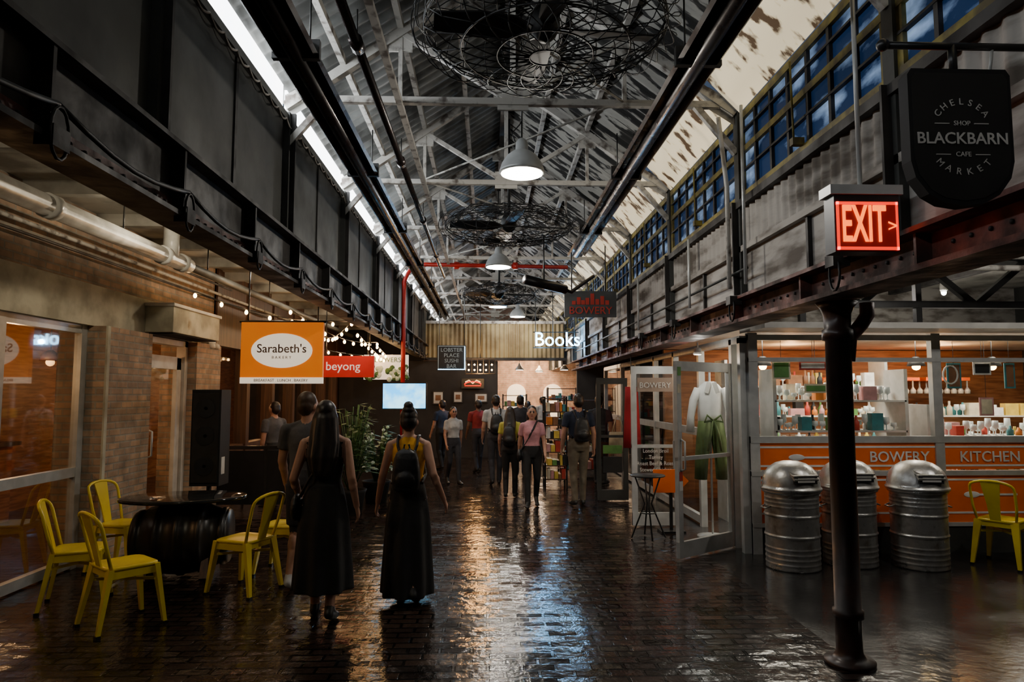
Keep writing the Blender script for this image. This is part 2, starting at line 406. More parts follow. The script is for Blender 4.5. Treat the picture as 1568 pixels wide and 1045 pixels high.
# ------------------------------------------------------------------ radiant tubes
def heater(name, x, z, ya, yb, k=1.35):
    b = B()
    b.loft([[(x - .10 * k, y, z), (x - .06 * k, y, z + .08), (x + .06 * k, y, z + .08), (x + .10 * k, y, z), (x + .085 * k, y, z - .02), (x + .05 * k, y, z + .05), (x - .05 * k, y, z + .05), (x - .085 * k, y, z - .02)] for y in (ya, yb)], m_duct, False)
    b.tube([(x, ya, z), (x, yb, z)], .05, m_duct, 12)
    y = ya + .4
    while y < yb:
        b.tube([(x - .08, y, z + .05), (x - .08, y, ZE + .05)], .006, m_wire, 5)
        b.tube([(x + .08, y, z + .05), (x + .08, y, ZE + .05)], .006, m_wire, 5)
        b.box(x - .105 * k, x + .105 * k, y - .02, y + .02, z - .03, z + .09, m_black); y += 2.2
    return b.build(name)
heater('radiant_tube_heater', -1.16, 3.72, -3, 18.2)
heater('radiant_tube_heater', 1.28, 3.72, -3, 9.8)
b = B(); b.tube([(-.84, -3, 3.9), (-.84, 12.6, 3.9), (-.84, 12.8, 3.9)], .032, m_duct, 10)
for y in (2, 4.2, 6.4, 8.6, 10.8):
    b.tube([(-.84, y - .06, 3.9), (-.84, y + .06, 3.9)], .045, m_duct, 10); b.tube([(-.84, y, 3.9), (-.84, y, ZE + .05)], .006, m_wire, 5)
b.build('gas_pipe')
b = B()
b.tube([(XL + .18, 12.2, .0), (XL + .18, 12.2, 3.7), (XL + .22, 12.3, 3.85), (XL + .3, 12.5, 4.05), (XL + .5, 12.6, 4.1), (1.5, 12.8, 4.1)], .04, m_red, 10)
for x in (-.6, .5): b.tube([(x, 12.7, 4.04), (x, 12.7, 4.16)], .055, m_red, 8)
b.build('sprinkler_pipe')

# ------------------------------------------------------------------ pendant lamps
p = B()
p.lathe((0, 0, 0), [(.20, 0), (.21, .005), (.205, .03), (.185, .09), (.14, .16), (.09, .2), (.06, .215), (.055, .29), (.035, .32), (.02, .33)], m_alu, 32)
p.lathe((0, 0, 0), [(.19, -.006), (.192, .004)], m_lampg, 32)
p.tube([(0, 0, .3), (0, 0, 1.5)], .008, m_black, 6)
p.tube([(-.06, 0, .3), (-.09, 0, .38), (-.02, 0, .46), (.0, 0, .5)], .006, m_wire, 5)
lamps = [(.3, 6.1, 3.70), (.15, 10.6, 3.68), (.2, 15, 3.62), (.75, 17.6, 3.7)]
lo = p.build('pendant_lamp', lamps[0])
for q in lamps[1:]: inst(lo, 'pendant_lamp', q)
def light(kind, name, loc, e, col=(1, .9, .75), size=.1, rot=None, spot=None, sy=None):
    l = bpy.data.lights.new(name, kind); l.energy = e; l.color = col
    if kind == 'AREA':
        l.size = size
        if sy: l.shape = 'RECTANGLE'; l.size_y = sy
    else: l.shadow_soft_size = size
    if spot: l.spot_size = math.radians(spot); l.spot_blend = .6
    o = bpy.data.objects.new(name, l); COL.objects.link(o); o.location = loc
    if rot: o.rotation_euler = rot
    return o
for q in lamps: light('POINT', 'pendant_light', (q[0], q[1], q[2] - .09), 54, (1, .92, .8), .05)
# daylight entering by the narrow left eave slot (the light surface is the slot itself)
light('AREA', 'eave_daylight', (XL + .005, 8.5, ZE + .05), 135, (.85, .93, 1), .2, (0, math.radians(-90), 0), sy=24)

# ------------------------------------------------------------------ caged ceiling fans
def fan(loc, R, wr=.0042):
    b = B(); H = .17
    rn = random.Random(int(loc[1] * 10))
    prof = lambda r: H * math.sqrt(max(0, 1 - (r / R) ** 2)) + .015
    for sg in (-1, 1):
        for tw in (-1, 1):
            for i in range(22):
                a0 = 2 * math.pi * i / 22 + rn.uniform(-.05, .05); pts = []
                for k in range(11):
                    r = .10 + (R - .10) * k / 10; a = a0 + tw * .8 * (k / 10)
                    pts.append((r * math.cos(a), r * math.sin(a), sg * prof(r)))
                b.tube(pts, wr, m_wire, 4)
        for r in (.10, R * .4, R * .7, R):
            b.tube([(r * math.cos(u), r * math.sin(u), sg * prof(r)) for u in [2 * math.pi * k / 40 for k in range(40)]], wr * 1.4, m_wire, 5, True)
    for q in range(6):   # loose wires bent round the rim
        ph = rn.uniform(0, 6.28); kk = rn.choice([5, 7, 9])
        b.tube([((R + .03 + .05 * math.cos(kk * u + ph)) * math.cos(u), (R + .03 + .05 * math.cos(kk * u + ph)) * math.sin(u), .08 * math.sin(kk * u + ph)) for u in [2 * math.pi * k / 90 for k in range(90)]], wr * .8, m_wire, 4, True)
    for j in range(4):
        a = math.pi * j / 2 + .12; d = V((math.cos(a), math.sin(a), 0)); n = V((-math.sin(a), math.cos(a), 0)); rs = []
        for r, w, tz in ((.08, .03, .0), (.2, .08, .03), (R * .55, .10, .03), (R * .92, .07, .02)):
            c = d * r
            rs.append([c + n * w + V((0, 0, tz)), c + n * w + V((0, 0, tz + .012)), c - n * w + V((0, 0, -tz + .012)), c - n * w + V((0, 0, -tz))])
        b.loft(rs, m_wire, False)
    b.ell((0, 0, .05), (.10, .10, .13), m_wire, 16, 8)
    b.tube([(0, 0, .1), (0, 0, 1.38)], .018, m_wire, 8)
    b.build('caged_ceiling_fan', loc)
fan((.36, 4.25, 4.04), .78, .0045); fan((.25, 8.4, 3.78), .80, .004); fan((.2, 13.0, 3.6), .7, .004)

# ------------------------------------------------------------------ left aisle: wall, windows, door
b = B()
def wl(y0, y1, z0, z1, mat, out=0): b.box(LW - .35, LW + out, y0, y1, z0, z1, mat)
wl(Y0, 9.9, 2.37, 2.78, m_lintel); wl(Y0, 9.9, 2.78, 3.5, m_brick)
wl(6.95, 7.9, 0, 2.37, m_brick, .12); wl(9.1, 9.9, 0, 2.37, m_brick, .12)
wl(Y0, 1.0, 0, 2.37, m_brick)
b.box(LW + .12, LW + .14, 6.95, 7.0, 0, 2.37, m_lintel)
b.build('wall_left')
b = B()
b.box(LW - .15, LW + .02, 9.9, 19, 0, .9, m_wood); b.box(LW - .15, LW + .02, 9.9, 19, 2.4, 3.5, m_wood)
y = 9.9
while y < 19: b.box(LW - .15, LW + .05, y, y + .14, 0, 3.5, m_wood); y += 1.3
b.add([(LW - .09, 9.9, .9), (LW - .09, 19, .9), (LW - .09, 19, 2.4), (LW - .09, 9.9, 2.4)], [(0, 1, 2, 3)], m_tglass)
b.build('wall_left_cafe_facade')
def fr(name, y0, y1, z0, z1, verts, hors, glass=m_glass, x=LW - .1, w=.035, mat=m_alu):
    b = B()
    for yy in verts: b.box(x - .03, x + .04, yy - w, yy + w, z0, z1, mat)
    for zz in hors: b.box(x - .03, x + .035, y0, y1, zz - w, zz + w, mat)
    b.add([(x, y0, z0), (x, y1, z0), (x, y1, z1), (x, y0, z1)], [(0, 1, 2, 3)], glass)
    return b.build(name)
fr('window_30', 1.0, 6.95, 0, 2.37, (1.04, 2.5, 4.05, 5.75, 6.9), (.06, .93, 2.33), w=.045, glass=m_wglass)
b = B()
x = LW - .06
for yy in (7.94, 9.06): b.box(x - .05, x + .06, yy - .04, yy + .04, 0, 2.37, m_white)
b.box(x - .05, x + .06, 7.9, 9.1, 2.3, 2.38, m_white)
for yy in (8.05, 8.93): b.box(x - .02, x + .03, yy - .06, yy + .06, .02, 2.15, m_white)
for zz in (.12, 2.1): b.box(x - .02, x + .03, 8.0, 9.0, zz - .1, zz + .06, m_white)
b.add([(x, 8.05, .1), (x, 8.95, .1), (x, 8.95, 2.1), (x, 8.05, 2.1)], [(0, 1, 2, 3)], m_glass)
b.tube([(x + .04, 8.16, .95), (x + .09, 8.16, .97), (x + .09, 8.16, 1.25), (x + .04, 8.16, 1.27)], .012, m_alu, 8)
b.build('door_1')
b = B()
b.box(LW + .0, LW + .32, 7.95, 9.3, 2.40, 2.72, m_lintel); b.box(LW + .0, LW + .34, 7.92, 9.33, 2.70, 2.74, m_white); b.box(LW + .02, LW + .3, 8, 9.25, 2.385, 2.40, m_blackm)
b.build('shutter_housing', bevel=.01)
b = B(); b.box(LW + .0, LW + .1, 9.5, 9.75, 2.4, 2.52, m_white)
for yy in (9.55, 9.7): b.lathe((LW + .12, yy, 2.36), [(.02, .04), (.05, .02), (.055, -.03), (.04, -.04)], m_white, 12)
b.build('emergency_light')
b = B()
b.box(-7, -6.9, Y0, Y1, 0, 3.5, m_woodw); b.build('wall_far_left')
b = B()
b.box(-6.85, -6.4, 3.5, 9.5, 0, 1.0, m_woodw); b.box(-6.9, -6.35, 3.4, 9.6, 1.0, 1.05, m_wood)
for z in (1.5, 1.9): b.box(-6.88, -6.6, 3.6, 9.4, z, z + .03, m_wood)
rn = random.Random(3)
for z in (1.05, 1.53, 1.93):
    y = 3.7
    while y < 9.3:
        c = rn.choice(m_cols); h = rn.uniform(.12, .28)
        b.lathe((-6.74, y, z), [(.035, 0), (.035, h * .6), (.012, h * .75), (.012, h)], c, 8); y += rn.uniform(.12, .3)
b.build('bar_shelf')
b = B()
for y in (4.2, 5.6, 7.2, 8.6, 11, 13, 15, 17):
    b.lathe((-5.4, y, 2.1), [(.12, 0), (.1, .07), (.03, .13)], m_wood, 16); b.ell((-5.4, y, 2.08), (.05, .05, .05), m_warm2, 10, 6); b.tube([(-5.4, y, 2.2), (-5.4, y, 3.5)], .006, m_black, 5)
b.build('cafe_pendant_lights')
for y in (5.0, 7.9, 12, 16): light('POINT', 'cafe_light', (-5.4, y, 1.95), 40, (1, .52, .22), .05)

# aisle ceiling
b = B()
b.box(-7, XL - .1, Y0, Y1, 3.5, 3.6, m_ceil)
y = -3
while y < 25: b.box(LW, XL - .1, y, y + .1, 3.38, 3.5, m_ceil); y += 1.1
b.corr((XL - .7, Y0, 3.3), (0, Y1 - Y0, 0), (.55, 0, -.25), (0, 0, 1), .015, .1, m_steel)
b.build('ceiling_left_aisle')
b = B()
b.tube([(-3.2, -3, 3.05), (-3.2, 7.3, 3.05)], .078, m_pipe, 16)
b.tube([(-3.2, 7.3, 3.05), (-3.2, 7.4, 3.05), (-3.2, 16, 3.05)], .045, m_panelL, 10)
b.tube([(-3.2, 6.9, 3.05), (-3.2, 6.9, 3.37)], .075, m_pipe, 12)
for y in (3.0, 5.0, 6.75, 7.15): b.tube([(-3.2, y - .05, 3.05), (-3.2, y + .05, 3.05)], .094, m_pipe, 14)
for y in (4.1, 6.0, 7.8, 10): b.tube([(-3.2, y, 3.1), (-3.2, y, 3.37)], .008, m_black, 5)
b.build('drain_pipe')
b = B()
b.tube([(-2.5, -3, 3.2), (-2.5, 5.6, 3.2), (-2.55, 5.8, 3.2), (-2.7, 5.9, 3.22), (-2.8, 5.9, 3.3), (-2.8, 5.9, 3.37)], .05, m_panelR, 12)
for y in (2.2, 4.4): b.tube([(-2.5, y - .04, 3.2), (-2.5, y + .04, 3.2)], .062, m_panelR, 12); b.tube([(-2.5, y, 3.2), (-2.5, y, 3.37)], .008, m_black, 5)
b.build('overhead_duct_pipe')
b = B()
b.tube([(LW + .08, -3, 3.12), (LW + .08, 16, 3.12)], .02, m_truss, 8); b.tube([(LW + .07, -3, 3.03), (LW + .07, 12, 3.03)], .014, m_steel, 8)
b.tube([(LW + .2, -3, 3.2), (LW + .2, 10, 3.2)], .016, m_steel, 8)
b.build('conduit_run')
for i, y in enumerate((3.2, 6.1, 8.6, 11, 14)):
    b = B(); b.lathe((0, 0, 0), [(.03, .12), (.045, .1), (.05, 0)], m_white, 12); b.lathe((0, 0, 0), [(.044, -.002), (.045, .003)], m_lampg, 12); b.tube([(0, 0, .1), (0, 0, .22)], .012, m_white, 6)
    b.build('ceiling_spotlight', (-2.75, y, 3.28))
    light('POINT', 'aisle_spot', (-2.75, y, 3.2), 18 if y > 4 else 30, (1, .84, .6), .03)

b = B()
b.box(-.17, .17, -.15, .15, .62, 1.74, m_blackm); b.box(-.15, .15, -.165, -.15, .66, 1.7, m_black)
for z in (.85, 1.2, 1.52): b.lathe((0, -.165, z), [(.10, 0), (.11, .01), (.02, .0)], m_blackm, 18, rot=Matrix.Rotation(math.pi / 2, 3, 'X'))
b.tube([(0, 0, 0), (0, 0, .62)], .03, m_black, 8)
for a in (0, 2.1, 4.2): b.tube([(0, 0, .35), (.26 * math.cos(a), .26 * math.sin(a), .012)], .012, m_black, 6)
b.box(.17, .175, -.1, .0, .75, .95, m_white)
b.build('loudspeaker', (-3.3, 8.3, 0), 0, bevel=.01)

def empty(name, loc=(0, 0, 0)):
    o = bpy.data.objects.new(name, None); COL.objects.link(o); o.location = loc; return o
b = B()
b.box(-.47, .47, -.03, .03, -.28, .36, m_sign_o); b.box(-.47, .47, -.035, .03, -.35, -.28, m_sign_w)
b.loft([[(.35 * math.cos(t), y, .03 + .20 * math.sin(t)) for t in [2 * math.pi * k / 40 for k in range(40)]] for y in (-.036, -.028)], m_sign_w, False)
for x in (-.4, .4): b.tube([(x, 0, .36), (x, 0, 1.2)], .008, m_black, 5)
b.tube([(-.5, 0, .37), (.5, 0, .37)], .015, m_black, 8)
s = b.build('hanging_bakery_sign', (-2.39, 8.0, 2.16))
m_brownl = M('brown_letter', (.12, .05, .025), None, 3, .6)
text("Sarabeth's", .14, m_brownl, (0, -.04, .05), s, .002, .001); text("B A K E R Y", .045, m_brownl, (0, -.04, -.05), s, .002)
text("BREAKFAST . LUNCH . BAKERY", .045, m_brownl, (0, -.04, -.315), s, .002)

b = B(); b.box(-.42, .42, -.03, .03, -.17, .17, m_redsign); b.tube([(-.35, 0, .17), (-.35, 0, 1.2)], .01, m_black, 5); b.tube([(.35, 0, .17), (.35, 0, 1.2)], .01, m_black, 5)
s = b.build('red_hanging_sign', (-2.25, 11, 2.13)); text("beyong", .19, m_neonw, (-.07, -.035, .0), s, .003)
b = B(); b.box(-.42, .42, -.03, .03, -.25, .22, m_sign_w); b.tube([(-.35, 0, .2), (-.35, 0, 1.0)], .01, m_black, 5)
rn = random.Random(5)
for i in range(60): b.ell((rn.uniform(-.4, .4), -.04, rn.uniform(-.25, .0)), (.05, .03, .05), rn.choice([m_greenp, m_flower]), 6, 4)
s = b.build('lit_poster_board', (-1.95, 13.1, 2.22)); text("FLOWERS", .13, m_greenp, (0, -.035, .12), s, .003)
b = B(); b.box(-.38, .38, -.0, .04, -.23, .23, m_black); b.box(-.36, .36, -.006, 0, -.21, .21, m_tv)
b.tube([(0, .03, -.2), (0, .03, -1.62)], .03, m_black, 8); b.box(-.25, .25, -.15, .2, -1.66, -1.62, m_black)
b.build('television_screen', (-1.43, 11.7, 1.66))
b = B(); b.box(-.32, .32, -.03, .03, -.28, .28, m_black)
for (x0, x1, z0, z1) in ((-.3, .3, .25, .265), (-.3, .3, -.265, -.25), (-.3, -.285, -.25, .25), (.285, .3, -.25, .25)): b.box(x0, x1, -.045, -.03, z0, z1, m_neonb if (x0 > 0 or z1 < 0) else m_chalk)
b.tube([(-.28, 0, .28), (-.28, 0, 1.1)], .008, m_black, 5); b.tube([(.28, 0, .28), (.28, 0, 1.6)], .008, m_black, 5)
s = b.build('blackboard_sign', (-.82, 15.2, 2.5))
for i, w in enumerate(("LOBSTER", "PLACE", "SUSHI", "BAR")): text(w, .12, m_chalk, (0, -.05, .17 - i * .12), s, .002)
b = B(); b.tube([(.22 * math.cos(a), 0, .08 * math.sin(a)) for a in [math.pi * k / 10 for k in range(11)]], .018, m_exit, 6); b.tube([(-.22, 0, -.03), (.22, 0, -.03)], .015, m_exit, 6)
b.tube([(-.2, 0, .07), (-.1, 0, .12), (0, 0, .03), (.1, 0, .12), (.2, 0, .07)], .015, m_warm2, 6); b.box(-.3, .3, .02, .06, -.1, .16, m_black)
b.build('neon_wall_sign', (-.42, 18.32, 1.95))
b = B()
for i in range(5):
    for j in range(2):
        b.ell((-.28 + i * .14, 0, -.02 + j * .13), (.022, .022, .022), m_warm, 8, 6)
for z in (-.12, .24): b.box(-.36, .36, -.1, .1, z, z + .02, m_black)
for x in (-.36, -.21, -.07, .07, .21, .35): b.box(x, x + .012, -.1, -.09, -.12, .25, m_black)
b.tube([(0, 0, .25), (0, 0, 1.6)], .01, m_black, 5)
b.build('cage_chandelier', (-.2, 16.6, 2.3))
light('POINT', 'chandelier_light', (-.2, 16.3, 2.3), 75, (1, .48, .14), .12)

b = B(); rn = random.Random(9)
def strand(p, q, sag, n):
    pts = []
    for k in range(n + 1):
        t_ = k / n; pp = V(p).lerp(V(q), t_); pp.z -= sag * math.sin(math.pi * t_); pts.append(pp)
    b.tube(pts, .006, m_black, 4)
    for pp in pts: b.ell((pp.x, pp.y, pp.z - .04), (.022, .022, .03), m_warm, 8, 6)
strand((-3.5, 8.2, 2.9), (-2.0, 10, 2.75), .12, 7); strand((-2.0, 10, 2.75), (-3.0, 12, 2.75), .15, 8)
strand((-2.6, 9.0, 2.8), (-1.95, 12, 2.6), .15, 9); strand((-1.95, 12, 2.55), (-1.95, 16, 2.55), .15, 12); strand((-3.5, 11.3, 2.7), (-1.95, 14, 2.5), .15, 10); strand((-1.95, 12, 2.4), (-2.6, 16, 2.6), .1, 12); strand((-1.95, 10.2, 2.6), (-1.95, 14.4, 2.35), .1, 13)
b.build('string_lights')
for q in ((-2.6, 9.6, 2.45), (-2.5, 11.6, 2.5), (-2.4, 13.5, 2.4), (-2.3, 16, 2.4)): light('POINT', 'string_glow', q, 12, (1, .5, .18), .04)

# ------------------------------------------------------------------ plants
def plant(name, loc, h, r, n, seed, flowers=False):
    b = B(); rn = random.Random(seed)
    b.lathe((0, 0, 0), [(.16, 0), (.21, .3), (.23, .34), (.2, .34), (.19, .3)], m_blackm, 18)
    for i in range(n):
        a = rn.uniform(0, 6.28); R = r * rn.uniform(.3, 1); z = .35 + (h - .35) * rn.uniform(.15, 1); tip = V((R * math.cos(a), R * math.sin(a), z)); base = V((tip.x * .12, tip.y * .12, .33))
        mid = base.lerp(tip, .55) + V((0, 0, .12))
        b.tube([base, mid, tip], .005, m_greenp, 4)
        d = V((math.cos(a), math.sin(a), rn.uniform(-.5, .4))).normalized(); sd = d.cross(V((0, 0, 1))).normalized()
        for k in range(3):
            c = mid.lerp(tip, k / 2) ; l = .16; dd = (d + sd * (k - 1) * .9).normalized(); s2 = dd.cross(V((0, 0, 1))).normalized() * .035
            b.add([c, c + dd * l * .5 + s2, c + dd * l, c + dd * l * .5 - s2], [(0, 1, 2, 3)], m_greenp)
        if flowers and i % 3 == 0: b.ell(tip, (.03, .03, .025), m_flower, 6, 4)
    b.build(name, loc)
plant('potted_shrub', (-1.95, 9.9, 0), 1.55, .33, 110, 1); plant('potted_shrub', (-1.75, 10.9, 0), 1.2, .28, 80, 2, True)

b = B()
for x in (-3.9, -3.2, -2.5): b.box(x, x + .04, 9.98, 10.02, 0, .95, m_black)
b.box(-3.9, -2.46, 9.985, 10.015, .12, .88, m_blackm); b.box(-3.9, -2.46, 9.97, 10.03, .9, .95, m_black)
b.build('cafe_barrier')

# ------------------------------------------------------------------ far end
b = B()
b.box(XL - .1, 2.1, 18.42, 18.5, 2.6, 2.68, m_steel)
b.corr((XL - .05, 18.45, 2.66), (3.8, 0, 0), (0, 0, .95), (0, -1, 0), .02, .12, M('yellowed_corrugated', (.32, .25, .12), (.18, .13, .06), 2, .6))
b.box(XL, 2.1, 18.4, 18.5, 3.6, 3.68, m_truss)
b.build('wall_end_header')
b = B()
b.box(-4, .25, 18.5, 18.6, 0, 2.59, m_dark); b.box(2.4, 6, 18.5, 18.6, 0, 3.5, m_dark)
b.box(-7, XL - .1, 18.9, 19, 0, 3.5, m_dark)
b.build('wall_end')
b = B(); b.box(-7, 9, 25.9, 26, 0, 5.6, m_brickr); b.build('wall_back')
b = B(); b.box(.3, 3.4, 23.4, 23.5, 0, 3.4, m_brickr)
for x0 in (.75, 2.0):
    b.loft([[(x0 + .32 * math.cos(a) + .2, y, 1.75 + .3 * math.sin(a)) for a in [math.pi * k / 12 for k in range(13)]] + [(x0 - .12, y, .9), (x0 + .52, y, .9)] for y in (23.36, 23.4)], m_sign_w, False)
b.build('wall_bookshop')
light('AREA', 'bookshop_light', (1.6, 21.3, 3.35), 280, (1, .70, .42), 1.6, (0, 0, 0))
light('POINT', 'bookshop_bulb', (1.3, 22.2, 2.7), 100, (1, .70, .42), .1)
b = B(); b.box(.25, 3.4, 18.6, 23.4, 3.4, 3.45, m_ceil); b.build('ceiling_bookshop')
p = B(); p.lathe((0, 0, 0), [(.13, 0), (.11, .05), (.05, .12), (.02, .2)], m_alu, 18); p.lathe((0, 0, 0), [(.11, -.003), (.11, .004)], m_lampg, 18); p.tube([(0, 0, .18), (0, 0, .99)], .006, m_black, 5)
o = p.build('shop_pendant_light', (.9, 19.8, 2.4)); inst(o, 'shop_pendant_light', (2.2, 19.8, 2.4)); inst(o, 'shop_pendant_light', (1.6, 21.5, 2.4))
for i, (x, z, w, h) in enumerate(((-1.35, 1.6, .3, .36), (-.82, 1.62, .26, .32), (-.2, 1.6, .36, .26))):
    b = B(); b.box(-w / 2, w / 2, 0, .03, -h / 2, h / 2, m_black); b.box(-w / 2 + .03, w / 2 - .03, -.004, 0, -h / 2 + .03, h / 2 - .03, m_white); b.box(-w / 4, w / 4, -.006, -.004, -h / 5, h / 5, m_cols[6]); b.build('framed_picture', (x, 18.46, z))
s = empty('neon_books_sign', (1.58, 15.6, 2.94))
t_ = text("Books", .46, m_neonb, (0, 0, 0), s, .02, .0, sx=.92)
b = B(); b.box(-.56, .5, .03, .05, .17, .19, m_black); b.box(-.56, .5, .03, .05, -.19, -.17, m_black)
for x in (-.5, -.1, .4): b.tube([(x, .04, -.19), (x, .04, 1.2)], .01, m_black, 5)
b.build('sign_frame', parent=s)
for x in (1.2, 1.85): light('POINT', 'neon_glow', (x, 15.5, 2.86), 42, (.22, .58, 1), .05)

def rack(name, loc, w, h, d, n, seed, rz=0):
    b = B(); rn = random.Random(seed)
    for x in (-w / 2, w / 2 - .03):
        for y in (-d / 2, d / 2 - .03): b.box(x, x + .03, y, y + .03, 0, h, m_black)
    for i in range(n):
        z = .15 + (h - .2) * i / (n - 1) - .0; b.box(-w / 2, w / 2, -d / 2, d / 2, z, z + .02, m_wood)
        x = -w / 2 + .06
        while x < w / 2 - .08 and i < n - 1:
            ww = rn.uniform(.04, .1); hh = rn.uniform(.08, .2); b.box(x, x + ww, -d / 2 + .02, d / 2 - .05, z + .02, z + .02 + hh, rn.choice(m_cols)); x += ww + .01
    b.build(name, loc, rz)
rack('display_shelf', (1.22, 12.6, 0), .42, 1.65, .4, 7, 1); rack('display_shelf', (1.9, 14.2, 0), .9, 1.6, .4, 5, 2)
rack('display_shelf', (.75, 19.6, 0), .7, 1.7, .4, 6, 4); rack('display_shelf', (2.2, 20.4, 0), .9, 1.9, .4, 6, 5)

# ------------------------------------------------------------------ right: kitchen shop front
b = B()
KY = 7.3
def kb(x0, x1, z0, z1, mat, y0=KY - .04, y1=KY + .04): b.box(x0, x1, y0, y1, z0, z1, mat)
for x in (2.8, 4.82, 6.85, 8.85): kb(x, x + .1, 0, 2.35, m_alu)
for z, w in ((2.3, .06), (2.06, .045), (1.2, .07), (.84, .05), (.3, .04)): kb(2.8, 9, z - w / 2, z + w / 2, m_alu, KY - .045, KY + .03)
kb(2.8, 9, 0, .3, m_panelL, KY - .03, KY + .03)
kb(2.8, 9, .88, 1.165, m_orange, KY - .02, KY + .02); kb(2.8, 9, .32, .82, m_orange, KY - .02, KY + .02)
for z in (1.12, .92, .77, .42): kb(2.9, 9, z - .01, z + .01, m_cloth, KY - .026, KY - .02)
b.add([(2.8, KY, 1.22), (9, KY, 1.22), (9, KY, 2.3), (2.8, KY, 2.3)], [(0, 1, 2, 3)], m_glass)
kb(2.8, 9, 2.36, 2.42, m_white, KY - .5, KY + .2)
for x in (3.2, 5.2): 
    kb(x, x + .5, .6, .62, m_cloth, KY - .03, KY - .02); b.ell((x, KY - .024, .61), (.09, .006, .035), m_cloth)
kb(3.3, 3.85, 1.0, 1.02, m_cloth, KY - .03, KY - .02); b.ell((3.3, KY - .024, 1.01), (.09, .006, .035), m_cloth)
s = b.build('wall_kitchen_shopfront')
text("BOWERY", .16, m_cloth, (4.42, KY - .03, 1.01), s, .003, .001, name='letters_1'); text("KITCHEN", .16, m_cloth, (5.42, KY - .03, 1.01), s, .003, .001, name='letters_2')

b = B()
for y in (7.34, 7.6, 8.8, 10.0, 11.2, 12.6, 14, 16): b.box(2.72, 2.8, y - .04, y + .04, 0, 2.3, m_alu)
b.box(2.72, 2.8, 7.3, 16, 2.24, 2.32, m_alu)
for z in (.08, 1.2): b.box(2.73, 2.79, 8.8, 16, z - .05, z + .05, m_alu)
for y0, y1 in ((8.8, 16), (7.3, 7.6)): b.add([(2.76, y0, .1), (2.76, y1, .1), (2.76, y1, 2.26), (2.76, y0, 2.26)], [(0, 1, 2, 3)], m_glass)
b.build('wall_right_shopfront')

def leaf(name, loc, rz, w, h, mat=m_alu, glass=m_glass, fw=.07, kick=.18):
    b = B()
    b.box(0, fw, -.022, .022, .02, h, mat); b.box(w - fw, w, -.022, .022, .02, h, mat)
    b.box(0, w, -.02, .02, h - .1, h, mat); b.box(0, w, -.02, .02, .02, kick, mat)
    b.box(0, w, -.02, .02, 1.0, 1.04, mat)
    b.add([(fw, 0, .15), (w - fw, 0, .15), (w - fw, 0, h - .08), (fw, 0, h - .08)], [(0, 1, 2, 3)], glass)
    for s_ in (-1, 1): b.tube([(w - .05, s_ * .02, .9), (w - .05, s_ * .07, .92), (w - .05, s_ * .07, 1.2), (w - .05, s_ * .02, 1.22)], .011, m_alu, 8)
    return b.build(name, loc, rz)
d1 = leaf('door_2', (2.72, 7.6, 0), math.pi + math.atan2(.58, .79), .98, 2.03)
b = B()
for i, (x, z, c) in enumerate(((.915, 1.88, 5), (.92, 1.7, 1), (.915, .8, 0), (.92, 1.3, 4), (.915, .7, 4))): b.box(x, x + .05, .023, .027, z, z + .09, m_cols[c])
b.build('stickers', parent=d1)
d2 = leaf('door_3', (1.84, 8.8, 0), 0, .62, 2.05)
b = B(); b.box(.08, .54, -.03, -.005, 1.72, 1.9, M('taupe_sign', (.3, .22, .17), None, 4, .7)); pl = b.build('sign_plate', parent=d2)
text("BOWERY", .1, m_letter, (.31, -.035, 1.8), d2, .002)
for i, (w, z) in enumerate((("London Broil", .88), ("Turkey", .8), ("Roast Beef & Roast", .72), ("Stewed Chicken", .64))): text(w, .07, m_letter, (.31, -.012, z + .08), d2, .002, name='script', sx=.9)
d3 = leaf('door_4', (1.72, 10.9, 0), 0, .5, 1.95, m_panelL, m_tglass)
b = B(); b.box(.1, .4, -.03, -.005, .75, .88, m_cols[5]); b.box(.1, .4, -.03, -.005, .45, .7, m_cols[8]); b.build('posters', parent=d3)

b = B(); b.loft([[(-.22, y, -.14), (.08, y, -.14), (.22, y, 0), (.08, y, .14), (-.22, y, .14)] for y in (-.01, .01)], m_orange, False); b.box(-.02, .02, .01, .03, -.6, .1, m_black); b.box(-.15, .15, -.1, .12, -.62, -.595, m_black)
b.build('arrow_sign', (2.25, 8.45, .62))
b = B()
b.lathe((0, 0, .72), [(.2, 0), (.21, .01), (.2, .02)], m_black, 20)
for a in (0, 1.57, 3.14, 4.71):
    b.tube([(.15 * math.cos(a), .15 * math.sin(a), .72), (.04 * math.cos(a), .04 * math.sin(a), .4), (.2 * math.cos(a), .2 * math.sin(a), .01)], .01, m_black, 6)
b.tube([(.09 * math.cos(a), .09 * math.sin(a), .3) for a in [k * .52 for k in range(12)]], .008, m_black, 5, True)
b.build('bistro_table', (1.88, 8.1, 0))
